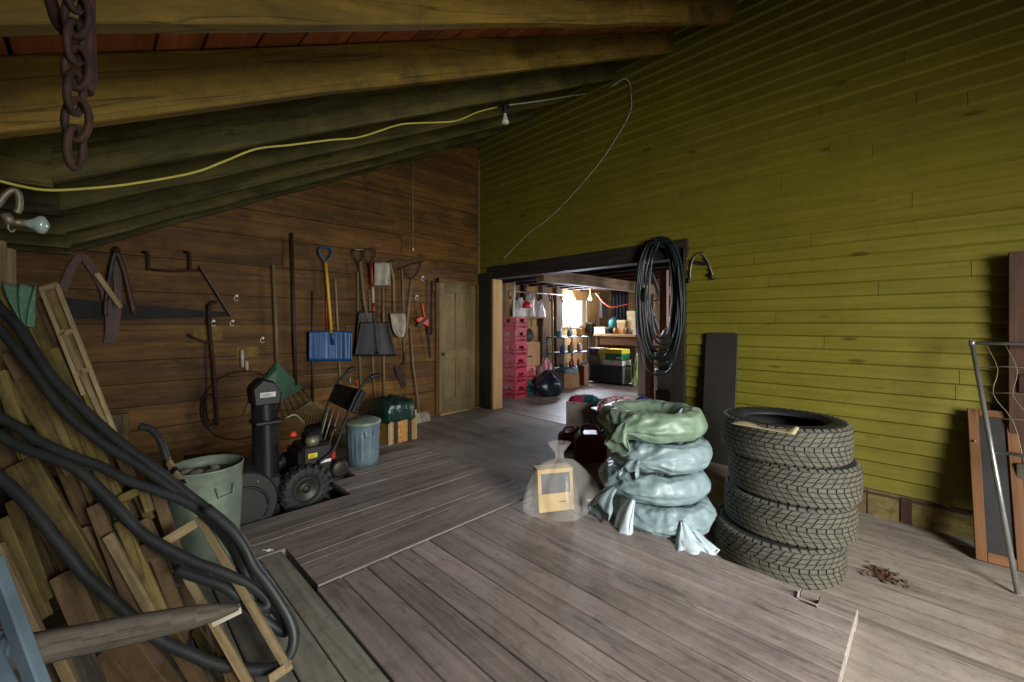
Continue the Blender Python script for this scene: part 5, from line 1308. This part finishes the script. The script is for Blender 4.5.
# window
w_ = MB().rnd(.8)
for a, b_ in (((wy0-.06, AY-.03, wz0-.06), (wy0, AY+.05, wz1+.06)), ((wy1, AY-.03, wz0-.06), (wy1+.06, AY+.05, wz1+.06)), ((wy0, AY-.03, wz1), (wy1, AY+.05, wz1+.06)), ((wy0, AY-.03, wz0-.06), (wy1, AY+.05, wz0)), ((wy0+.43, AY, wz0), (wy0+.46, AY+.03, wz1))): w_.bb(a, b_)
wn = struct('window_1', w_, M['lath'], bevel=.004)
mb = MB().rnd(); mb.bb((wy0, AY+.012, wz0), (wy1, AY+.016, wz1)); part('pane', mb, mat('window_glass', (235, 240, 245), .05, 0, 0, 9, 0, alpha=.12), wn)
# studs on the window wall
for k, x in enumerate((5.2, 5.9, 6.55, 7.15, 7.65)):
    mb = MB().rnd(); mb.bb((x, AY-.12, 0), (x+.1+.12*(k > 2), AY-.002, AZ)); struct('trim_11', mb, M['lumber_red'] if k != 2 else M['dark_wood'], bevel=.004)
mb = MB().rnd(); mb.bb((AX-.16, 5.15, 0), (AX-.002, 5.33, AZ)); struct('trim_12', mb, M['lumber_red'])
mb = MB().rnd(.9); mb.bb((7.4, 3.52, 0), (7.52, 3.64, AZ-.17)); struct('trim_13', mb, M['plywood'], bevel=.004)
mb = MB().rnd(.9); mb.bb((6.2, 2.86, 0), (6.28, 2.98, AZ-.17)); struct('trim_13', mb, M['orange_wood'], bevel=.004)
# ---- crates
def crate(label, loc, w_=.31, d_=.35, h_=.236, m_=None, group='red plastic crates stacked inside the opening', rz=0):
    t = thing('plastic_crate', label, 'crate', loc, group, (0, 0, rz)); th = .012
    mb = MB().rnd(); mb.bb((0, 0, 0), (w_, d_, .012)); part('bottom', mb, m_, t, local=True)
    for (o_, ax_, L_) in (((0, 0), (1, 0), w_), ((0, d_-th), (1, 0), w_), ((0, 0), (0, 1), d_), ((w_-th, 0), (0, 1), d_)):
        mb = MB().rnd(); o3 = V((o_[0], o_[1], 0)); a3 = V((ax_[0], ax_[1], 0)); b3 = V((th if ax_[0] == 0 else 0, th if ax_[0] else 0, 0))
        def rect(s0, s1, z0, z1): mb.bb(o3+a3*s0+V((0, 0, z0)), o3+a3*s1+b3+V((0, 0, z1)))
        rect(0, L_, .012, .045); rect(0, L_, h_-.03, h_-.002); rect(0, .03, .045, h_-.03); rect(L_-.03, L_, .045, h_-.03)
        rect(.03, L_-.03, .095, .12); rect(.03, L_*.30, h_-.085, h_-.03); rect(L_*.70, L_-.03, h_-.085, h_-.03)
        for k in range(5): s = .05+(L_-.1)*k/4; rect(s-.006, s+.006, .045, .095); rect(s-.006, s+.006, .12, h_-.085)
        part('side_wall', mb, m_, t, local=True)
    return t
rc = M['red_crate']; cz = ['lowest red crate of the tall stack inside the opening', 'second red crate from the floor in the tall stack', 'third red crate from the floor in the tall stack', 'fourth red crate from the floor in the tall stack', 'fifth red crate from the floor in the tall stack', 'topmost red crate of the tall stack']
c0_ = crate(cz[0], (5.17, 5.10, 0), m_=rc)
for k in range(1, 6): dup(c0_, (5.17+R.uniform(-.008, .008), 5.10+R.uniform(-.01, .01), .237*k), None, cz[k])
crate('teal crate on the floor right of the tall red stack', (5.56, 5.22, 0), .30, .34, .27, M['teal'], None)
crate('pink crate standing on the teal crate', (5.56, 5.22, .272), .30, .34, .25, M['pink'], None)
def cbox(label, loc, size, m_, rz=0, tape=True, group=None, open_=False, flap=True):
    t = thing('cardboard_box', label, 'box', loc, group, (0, 0, rz)); w_, d_, h_ = size
    mb = MB().rnd(); mb.bb((-w_/2, -d_/2, 0), (w_/2, d_/2, h_)); part('box_body', mb, m_, t, local=True, bevel=.004)
    if tape: mb = MB().rnd(); mb.bb((-w_/2-.001, -.02, h_*.55), (w_/2+.001, .02, h_+.0015)); part('tape', mb, M['card_pale'], t, local=True)
    if flap:
        mb = MB().rnd(); mb.beam((-w_/2, -d_/2-.001, h_), (w_/2, -d_/2-.001, h_), .004, .006); part('flap_edge', mb, M['card_pale'], t, local=True)
    return t
cbox('large brown cardboard box standing on the pink crate', (5.75, 5.42, .525), (.42, .42, .43), M['card'], 0)
mb = MB().rnd(); mb.bb((5.56, 5.206, .69), (5.74, 5.209, .715)); single('box_print', mb, M['dark_wood'], 'dark printed line on the side of the large brown cardboard box', 'print')
# black bag
bb_ = onZ(551, 396, 0); mb = MB().rnd()
c_ = V((bb_.x, bb_.y+.05, 0))
mb.grid(lambda a, t_: c_+V(((.27*math.sin(min(1, t_*1.15)*math.pi*.62+.55)*(1-.75*t_**5))*math.cos(a*6.283)*(1+.12*math.sin(a*25+t_*5)), (.27*math.sin(min(1, t_*1.15)*math.pi*.62+.55)*(1-.75*t_**5))*math.sin(a*6.283)*(1+.12*math.sin(a*25+t_*5)), .46*t_+.02*math.sin(a*38))), 60, 20)
mb.v = [(x, y, max(0.003, z)) for x, y, z in mb.v]
single('garbage_bag', mb, mat('blue_black_bag', (22, 40, 54), .3, 0, .3, 16, .6, .01, spec=.7), 'full blue-black garbage bag on the floor beside the crates', 'bag', loc=tuple(c_), solid=.002)
q = onZ(571, 388, 0)
cbox('brown cardboard box on the floor with a blue-grey lid on top', (q.x+.12, q.y+.16, 0), (.34, .34, .28), M['card'], -.5)
mb = MB().rnd(); mb.prism(rr_(.33, .33, .04), (q.x+.12, q.y+.16, .282), (.88, -.47, 0), (.47, .88, 0), (0, 0, .10)); single('storage_tray', mb, M['bluegrey'], 'blue-grey plastic tray on the brown cardboard box', 'tray', bevel=.01)
single('red_white_bag', cloth_lump((6.72, 5.7, 0), .2, .2, .52, 33), mat('red_white_bag', (186, 30, 50), .5, 0, .1, 7, .2, c2=(214, 204, 210)), 'red and white shopping bag standing behind the boxes', 'bag')
mb = MB().rnd(); mb.bb((7.40, 5.22, 0), (7.55, 5.38, .42)); single('narrow_box', mb, mat('tan_box', (140, 100, 72), .7, 0, .3, 12, .1), 'narrow tan box with a dark side left of the dark chest', 'box', bevel=.004)
# chest with boxes
t = thing('dark_chest', 'long navy chest with pale end, stacked with boxes', 'chest', (8.05, 5.0, 0))
mb = MB().rnd(); mb.bb((7.85, 4.58, .03), (8.25, 5.44, .40)); part('chest_body', mb, mat('navy_chest', (40, 52, 68), .5, 0, .25, 5, .1), t, bevel=.01)
mb = MB().rnd(); mb.bb((7.84, 4.57, .40), (8.26, 5.45, .42)); part('lid', mb, M['bluegrey'], t, bevel=.004)
mb = MB().rnd(); mb.bb((7.87, 4.572, .03), (8.23, 4.58, .39)); part('end_panel', mb, mat('pale_end', (120, 124, 112), .5, 0, .2, 5, .1), t)
greybox = mat('grey_box_card', (122, 112, 116), .7, 0, .25, 7, .1)
cbox('grey box lying on the left half of the chest, under another grey box', (8.05, 5.30, .422), (.36, .30, .17), greybox, .05)
cbox('smaller grey box on top of the lower grey box', (8.04, 5.29, .594), (.34, .27, .17), mat('grey_box_dark', (96, 84, 92), .7, 0, .25, 7, .1), -.1)
cbox('flat white box at the right end of the chest', (8.03, 4.82, .422), (.36, .48, .10), M['paper'], 0)
t = thing('green_yellow_box', 'green box with a yellow lid on the flat white box', 'box', (8.02, 4.80, .524))
mb = MB().rnd(); mb.bb((7.86, 4.6, .524), (8.18, 5.0, .67)); part('box_body', mb, mat('green_carton', (20, 120, 74), .5, 0, .15, 8, .05), t)
mb = MB().rnd(); mb.bb((7.852, 4.592, .67), (8.188, 5.008, .76)); part('lid', mb, mat('yellow_carton', (214, 196, 46), .5, 0, .1, 8, .05), t, 'yellow lid')
mb = MB().rnd(); mb.bb((7.852, 4.60, .56), (7.857, 4.72, .60)); part('white_panel', mb, M['paper'], t)
single('lime_bag', cloth_lump((8.1, 4.33, 0), .17, .13, .60, 41), mat('lime_bag', (134, 190, 52), .4, 0, .2, 9, .3, c2=(190, 206, 160)), 'lime green bag standing at the right end of the chest', 'bag')
# workbench
t = thing('workbench', 'long cluttered workbench along the far wall', 'workbench', (9.15, 4.6, 0))
mb = MB().rnd(); mb.bb((8.75, 3.6, 1.0), (9.55, 5.9, 1.06)); part('bench_top', mb, M['plywood'], t, bevel=.005)
for x, y in ((8.8, 3.65), (8.8, 4.7), (8.8, 5.8), (9.45, 3.65), (9.45, 5.8)): mb = MB().rnd(); mb.bb((x, y, 0), (x+.08, y+.08, 1.0)); part('leg', mb, M['lumber_red'], t)
mb = MB().rnd(); mb.bb((8.85, 3.7, .35), (9.5, 5.85, .38)); part('lower_shelf', mb, M['lumber_red'], t)
mb = MB().rnd(); mb.bb((8.78, 3.75, .80), (8.8, 5.75, .99)); part('drawer_front', mb, M['orange_wood'], t)
# shelf rack of blue-grey metal
t = thing('shelf_rack', 'open blue-grey metal rack full of small things in front of the window', 'rack', (7.5, 5.75, 0))
for x in (7.05, 7.95):
    for y in (5.5, 5.95): mb = MB().rnd(); mb.bb((x, y, 0), (x+.035, y+.035, 1.02)); part('post', mb, M['bluegrey'], t)
for z in (.30, .66, 1.0): mb = MB().rnd(); mb.bb((7.05, 5.5, z), (7.985, 5.985, z+.02)); part('shelf', mb, M['bluegrey'], t)
cols = [(176, 60, 50), (60, 90, 130), (190, 180, 160), (200, 140, 60), (60, 120, 110), (120, 70, 60), (210, 205, 200), (50, 50, 60), (150, 130, 110), (90, 120, 60)]
CM = [mat('clutter_paint', c, .5, 0, .2, 9, .1) for c in cols]
def jarmesh(m_, i):
    s = R.uniform(.8, 1.3); mb = MB().rnd()
    k = i % 4
    if k == 0: mb.lathe([(0, 0), (.045*s, 0), (.045*s, .10*s), (.03*s, .12*s), (.03*s, .14*s), (0, .14*s)], (0, 0, 0), 12)
    elif k == 1: mb.lathe([(0, 0), (.055*s, 0), (.055*s, .12*s), (.058*s, .122*s), (.058*s, .13*s), (0, .13*s)], (0, 0, 0), 14)
    elif k == 2: mb.bb((-.06*s, -.05*s, 0), (.06*s, .05*s, .09*s)); mb.bb((-.065*s, -.055*s, .0901*s), (.065*s, .055*s, .11*s))
    else: mb.lathe([(0, 0), (.035*s, 0), (.038*s, .13*s), (.015*s, .17*s), (.015*s, .20*s), (0, .2*s)], (0, 0, 0), 12)
    return mb
CN = ['red', 'blue', 'cream', 'orange', 'teal', 'brown', 'white', 'black', 'tan', 'green']
ORD = ['first', 'second', 'third', 'fourth', 'fifth', 'sixth', 'seventh', 'eighth', 'ninth', 'tenth', 'eleventh', 'twelfth', 'thirteenth', 'fourteenth', 'fifteenth', 'sixteenth']
def scatter(name, cat, lab, group, spots, z, side):
    for i, (x, y) in enumerate(spots):
        kk = R.randrange(4); ci = R.randrange(10)
        mb = jarmesh(None, kk); mb.v = [(a+x, b+y, c+z+.001) for a, b, c in mb.v]
        single(name, mb, CM[ci], CN[ci]+' '+['jar', 'paint tin', 'small box', 'bottle'][kk]+' '+lab+', '+ORD[i]+' from the '+side, ['jar', 'tin', 'box', 'bottle'][kk], loc=(x, y, z), group=group)
scatter('small_container', 'container', 'on the workbench', 'containers on the workbench', [(8.86+.13*(i % 2)+.3*(i % 3 == 0), 3.75+.13*i) for i in range(15)], 1.06, 'right')
scatter('small_container', 'container', 'on the middle rack shelf', 'containers on the middle rack shelf', [(7.14+.15*i, 5.62+.07*(i % 2)) for i in range(6)], .682, 'left')
scatter('small_container', 'container', 'on the lower rack shelf', 'containers on the lower rack shelf', [(7.14+.15*i, 5.62+.07*(i % 2)) for i in range(6)], .322, 'left')
scatter('small_container', 'container', 'on top of the rack', 'containers on top of the rack', [(7.12+.19*i, 5.7+.09*(i % 2)) for i in range(5)], 1.022, 'left')
scatter('small_container', 'container', 'under the workbench', 'containers under the workbench', [(8.95, 3.85+.2*i) for i in range(9)], .38, 'right')
# bicycle wheel-like hoops in front of rack
for k, (x, y, r) in enumerate(((7.15, 5.35, .2), (7.6, 5.38, .23))):
    t = thing('bicycle_wheel', ('left' if k == 0 else 'right')+' thin spoked wheel leaning on the front of the metal rack', 'wheel', (x, y, 0))
    mb = MB().rnd(); mb.tube([V((x+r*math.cos(a), y, r+.02+r*math.sin(a))) for a in [i/28*6.283 for i in range(28)]], .014, 6, closed=True); part('tire', mb, M['bluegrey'] if k else M['black'], t)
    mb = MB().rnd()
    for i in range(10): a = i/10*6.283; mb.tube([V((x, y, r+.02)), V((x+r*math.cos(a), y, r+.02+r*math.sin(a)))], .003, 4)
    part('spokes', mb, M['steel'], t)
# wall hung tools over the bench
for i in range(14):
    y = 3.75+.135*i; z = 1.45+.18*R.random(); L_ = R.uniform(.18, .42)
    t_ = thing('hanging_hand_tool', ORD[i]+' hand tool from the right on the wall above the workbench', 'hand tool', (AX-.03, y, z), 'hand tools above the workbench')
    mb = MB().rnd(); mb.tube([V((AX-.03, y, z)), V((AX-.03, y, z+L_*.5))], .016, 8); part('handle', mb, R.choice(CM), t_)
    mb = MB().rnd(); 
    if i % 3 == 0: mb.beam((AX-.03, y-.06, z+L_*.5), (AX-.03, y+.06, z+L_*.5), .03, .03)
    elif i % 3 == 1: mb.prism([(-.04, 0), (.04, 0), (.02, L_*.6), (-.02, L_*.6)], (AX-.03, y, z+L_*.45), (0, 1, 0), (0, 0, 1), (.004, 0, 0))
    else: mb.tube(smooth_path([V((AX-.03, y, z+L_*.5)), V((AX-.03, y-.05, z+L_*.65)), V((AX-.03, y, z+L_*.8)), V((AX-.03, y+.05, z+L_*.65)), V((AX-.03, y, z+L_*.5))], 3), .008, 6)
    part('tool_head', mb, M['steel'], t_)
# orange cord, bulb
mb = MB().rnd(); oc = [onP(x, y, (8.6, 0, 0), (1, 0, 0)) for x, y in ((596, 293), (603, 302), (611, 307), (624, 305), (632, 303))]
mb.tube(smooth_path(oc, 4), .012, 6); single('orange_power_cable', mb, M['orange'], 'orange cord drooping from the beam above the workbench', 'cord')
p = onP(590, 298, (8.4, 0, 0), (1, 0, 0)); mb = MB().rnd(); mb.lathe([(0, .07), (.02, .07), (.02, .03), (.045, -.01), (.04, -.045), (0, -.06)], p, 14); mb.tube([p+V((0, 0, .065)), V((p.x, p.y, AZ-.01))], .005, 5)
pl_ = bpy.data.lights.new('bulb_light', 'POINT'); pl_.energy = 14; pl_.color = (1, .82, .6); pl_.shadow_soft_size = .05; po_ = bpy.data.objects.new('bulb_light', pl_); C.objects.link(po_); po_.location = p-V((0, 0, .12))
single('ceiling_bulb', mb, mat('lit_bulb', (255, 236, 190), .3, 0, 0, 5, 0, emit=((255, 226, 160), 6)), 'small glowing bulb hanging over the workbench', 'light bulb')
# shelf with white plastic things, left
t = thing('wall_shelf', 'wooden wall shelf above the red crates', 'shelf', (6.4, 6.1, 1.42))
mb = MB().rnd(); mb.bb((5.75, 5.80, 1.42), (7.1, 6.17, 1.45)); part('board', mb, M['plywood'], t); 
for x in (6.0, 6.95): mb = MB().rnd(); mb.bb((x, 6.0, 1.25), (x+.03, 6.17, 1.419)); part('bracket', mb, M['lumber_red'], t)
wp = mat('milky_plastic', (196, 196, 196), .35, 0, .15, 9, .4, .01)
for k, (x, rx, h_) in enumerate(((6.22, .15, .36), (6.52, .15, .48), (6.82, .14, .34))):
    single('plastic_bundle', cloth_lump((x, 6.0, 1.451), rx, .12, h_, 50+k), wp, ['left', 'tallest middle', 'right'][k]+' milky plastic bundle on the wall shelf above the crates', 'plastic bundle')
mb = MB().rnd(); mb.lathe([(0, 0), (.09, 0), (.10, .02), (.07, .10), (.03, .13), (.012, .15), (0, .15)], (6.12, 5.7, 1.62), 16); mb.tube([V((6.12, 5.7, 1.76)), V((6.12, 5.7, 2.13))], .004, 5)
single('red_lantern', mb, mat('red_lantern', (200, 30, 40), .5), 'small red lantern hanging from a wire above the red crates', 'lantern')
mb = MB().rnd(); mb.tube([V((4.9, 5.95, 1.95)), V((8.0, 5.95, 1.97))], .014, 8); single('hanging_rail', mb, M['alu'], 'thin metal rail running under the store room ceiling', 'rail')
for k in range(7):
    x = 5.0+.42*k; mb = MB().rnd(); mb.tube(smooth_path([V((x, 5.95, 1.97)), V((x+.02, 5.95, 1.86)), V((x+.06, 5.95, 1.80)), V((x+.09, 5.95, 1.86))], 4), .012, 6); single('hanging_hook', mb, M['rust'], ORD[k]+' iron hook from the left on the rail under the store room ceiling', 'hook', group='hooks on the ceiling rail')
# ladder, buckets, boards at the right of the opening
t = thing('aluminium_ladder', 'aluminium ladder leaning steeply seen through the hanging hose', 'ladder', (6.3, 3.2, 0))
La = onX(655, 283, 6.6); Lb_ = onX(672, 330, 6.6); dr = (Lb_-La); lo = La+dr*((La.z)/(La.z-Lb_.z))*.99; lo = V((lo.x, lo.y, .0))
hi = La - dr*.2
for s in (0, .24):
    mb = MB().rnd(); mb.beam(hi+V((0, s, 0)), lo+V((0, s, 0)), .05, .03, (1, 0, 0)); part('rail', mb, M['alu'], t)
for k in range(7):
    p = hi.lerp(lo, .08+.13*k); mb = MB().rnd(); mb.tube([p, p+V((0, .24, 0))], .015, 6); part('rung', mb, M['alu'], t)
dp = onZ(668, 440, 0)
t = thing('tall_drum', 'dark drum standing just behind the right jamb under a pale bucket', 'drum', (5.25, 2.44, 0))
mb = MB().rnd(); mb.lathe([(0, 0), (.12, 0), (.125, .01), (.12, .2), (.125, .21), (.12, .42), (.125, .43), (.12, .45), (0, .45)], (5.25, 2.44, 0), 24); part('drum_body', mb, M['bark'], t)
t = thing('pale_bucket', 'pale grey-green bucket standing on the dark drum by the right jamb', 'bucket', (5.25, 2.44, .452))
mb = MB().rnd(); mb.lathe([(0, 0), (.10, 0), (.12, .24), (.125, .245), (.125, .26), (0, .262)], (5.25, 2.44, .452), 24); part('bucket_body', mb, mat('pale_bucket', (150, 160, 148), .45, 0, .15, 6, .1), t)
t = thing('grey_pot', 'grey-green pot on top of the pale bucket', 'pot', (5.25, 2.44, .715))
mb = MB().rnd(); mb.lathe([(0, 0), (.09, 0), (.12, .2), (.125, .21), (.115, .21), (.09, .02), (0, .02)], (5.25, 2.44, .715), 24); part('pot_body', mb, M['galv_green'], t)
t2 = single('milky_plastic_lump', cloth_lump((6.0, 2.68, .992), .2, .18, .26, 77), wp, 'milky plastic heap on a small table behind the hanging hose', 'plastic')
t = thing('small_table', 'small wooden table behind the hanging hose', 'table', (6.0, 2.7, 0))
mb = MB().rnd(); mb.bb((5.75, 2.48, .95), (6.25, 2.9, .99)); part('table_top', mb, M['plywood'], t)
for x, y in ((5.77, 2.49), (6.19, 2.49), (5.77, 2.85), (6.19, 2.85)): mb = MB().rnd(); mb.bb((x, y, 0), (x+.04, y+.04, .95)); part('leg', mb, M['lumber_red'], t)
for k, (x, y, m_, lab) in enumerate(((7.0, 3.62, M['paper'], 'whitish tall board standing left of the orange stud'), (6.9, 3.42, M['orange_wood'], 'orange-brown tall board behind the hanging hose'), (7.1, 3.25, M['lath'], 'pale tall board right of the orange-brown one'))):
    mb = MB().rnd(); mb.bb((x, y, 0.0), (x+.03, y+.15, 1.85-.1*k)); single('tall_board', mb, m_, lab, 'board')

# more clutter on and above the bench, placed on the bench top
def bitem(name, label, cat, x0, x1, ytop, X, m_, dep=.18, shape='box', zb=1.061):
    a = onX(x0, ytop, X); b_ = onX(x1, ytop, X); t = thing(name, label, cat, (X+dep/2, (a.y+b_.y)/2, zb)); w2 = abs(a.y-b_.y); cy = (a.y+b_.y)/2; h = a.z-zb
    if shape == 'box':
        mb = MB().rnd(); mb.bb((X, cy-w2/2, zb), (X+dep, cy+w2/2, zb+h*.82)); part('lower_body', mb, m_, t, bevel=.006)
        mb = MB().rnd(); mb.bb((X-.005, cy-w2/2-.005, zb+h*.82+.001), (X+dep+.005, cy+w2/2+.005, zb+h)); part('lid', mb, M['card_pale'] if m_ != M['black'] else M['steel'], t, bevel=.004)
    else:
        mb = MB().rnd(); r = w2/2; mb.lathe([(0, 0), (r*.85, 0), (r, h*.6), (r, h*.8), (r*.6, h*.92), (r*.5, h), (0, h)], (X+r, cy, zb), 18); part('body', mb, m_, t)
    return t
bitem('bench_grinder', 'dark machine on the workbench just right of the window', 'machine', 584, 592, 322, 8.95, M['black'])
bitem('parts_box', 'white box lying on the workbench in front of the hanging tools', 'box', 594, 605, 327, 8.8, M['paper'], .3)
bitem('round_tub', 'teal round tub on the middle of the workbench', 'tub', 606, 616, 317, 9.0, M['teal'], .2, 'round')
bitem('parts_box', 'tan box on the workbench right of the teal tub', 'box', 617, 625, 320, 9.0, M['card'], .2)
bitem('parts_box', 'tall pale box at the right end of the workbench', 'box', 627, 635, 311, 9.05, M['card_pale'], .2)
mb = MB().rnd(); a = onX(611, 291, AX-.12); b_ = onX(633, 327, AX-.12)
n_ = 40
mb.grid(lambda u, v: V((AX-.10+.03*math.sin(u*40), a.y+(b_.y-a.y)*u, a.z+(b_.z-a.z)*v)), n_*2, 6); single('navy_tarp', mb, mat('navy_tarp', (26, 34, 56), .6, 0, .3, 6, .2), 'dark navy pleated tarp hanging above the right half of the workbench', 'tarp', solid=.006)
for k, (x, c) in enumerate(((588, (150, 170, 200)), (592.5, (210, 214, 222)), (597, (90, 110, 150)), (601, (190, 196, 206)), (605, (60, 76, 110)))):
    a = onX(x-1.5, 297+2*(k % 2), AX-.022); b_ = onX(x+1.5, 318-3*(k % 3), AX-.022); mb = MB().rnd()
    mb.grid(lambda u, v: V((AX-.022+.01*math.sin(u*9+v*5), a.y+(b_.y-a.y)*u*(.7+.3*v), a.z+(b_.z-a.z)*v)), 8, 8)
    single('hanging_rag', mb, mat('rag_cloth', c, .8, 0, .2, 9, .2), ['pale blue', 'white', 'slate blue', 'light grey', 'dark blue'][k]+' rag hanging above the workbench between the window and the tarp', 'rag', solid=.01)
# wall things left of the window
for k, (x, z, r, m_, lab) in enumerate(((6.0, 1.15, .13, M['galv'], 'round grey pan hanging below the wall shelf, the left one'), (6.75, 1.05, .16, M['steel_dark'], 'large dark pan hanging below the wall shelf, the right one'))):
    mb = MB().rnd(); mb.lathe([(0, 0), (r*.8, 0), (r, .04), (r*.98, .04), (r*.78, .006), (0, .006)], (x, AY-.02, z), 24, rot=(math.pi/2, 0, 0)); mb.beam((x, AY-.035, z+r), (x, AY-.035, z+r+.16), .02, .01, (0, 1, 0)); single('frying_pan', mb, m_, lab, 'pan')
mb = MB().rnd(); mb.tube([V((5.62, 5.6, 0)), V((5.66, 5.62, 1.2)), V((5.7, 5.64, 2.1))], .022, 8); single('white_pipe', mb, M['paper'], 'thin white pipe standing behind the large cardboard box', 'pipe')
mb = MB().rnd(); mb.tube([V((6.35, 5.2, 0)), V((6.5, 5.35, 1.0)), V((6.66, 5.5, 1.9))], .02, 8); single('leaning_pole', mb, M['handle'], 'long pale pole leaning right of the large cardboard box', 'pole')
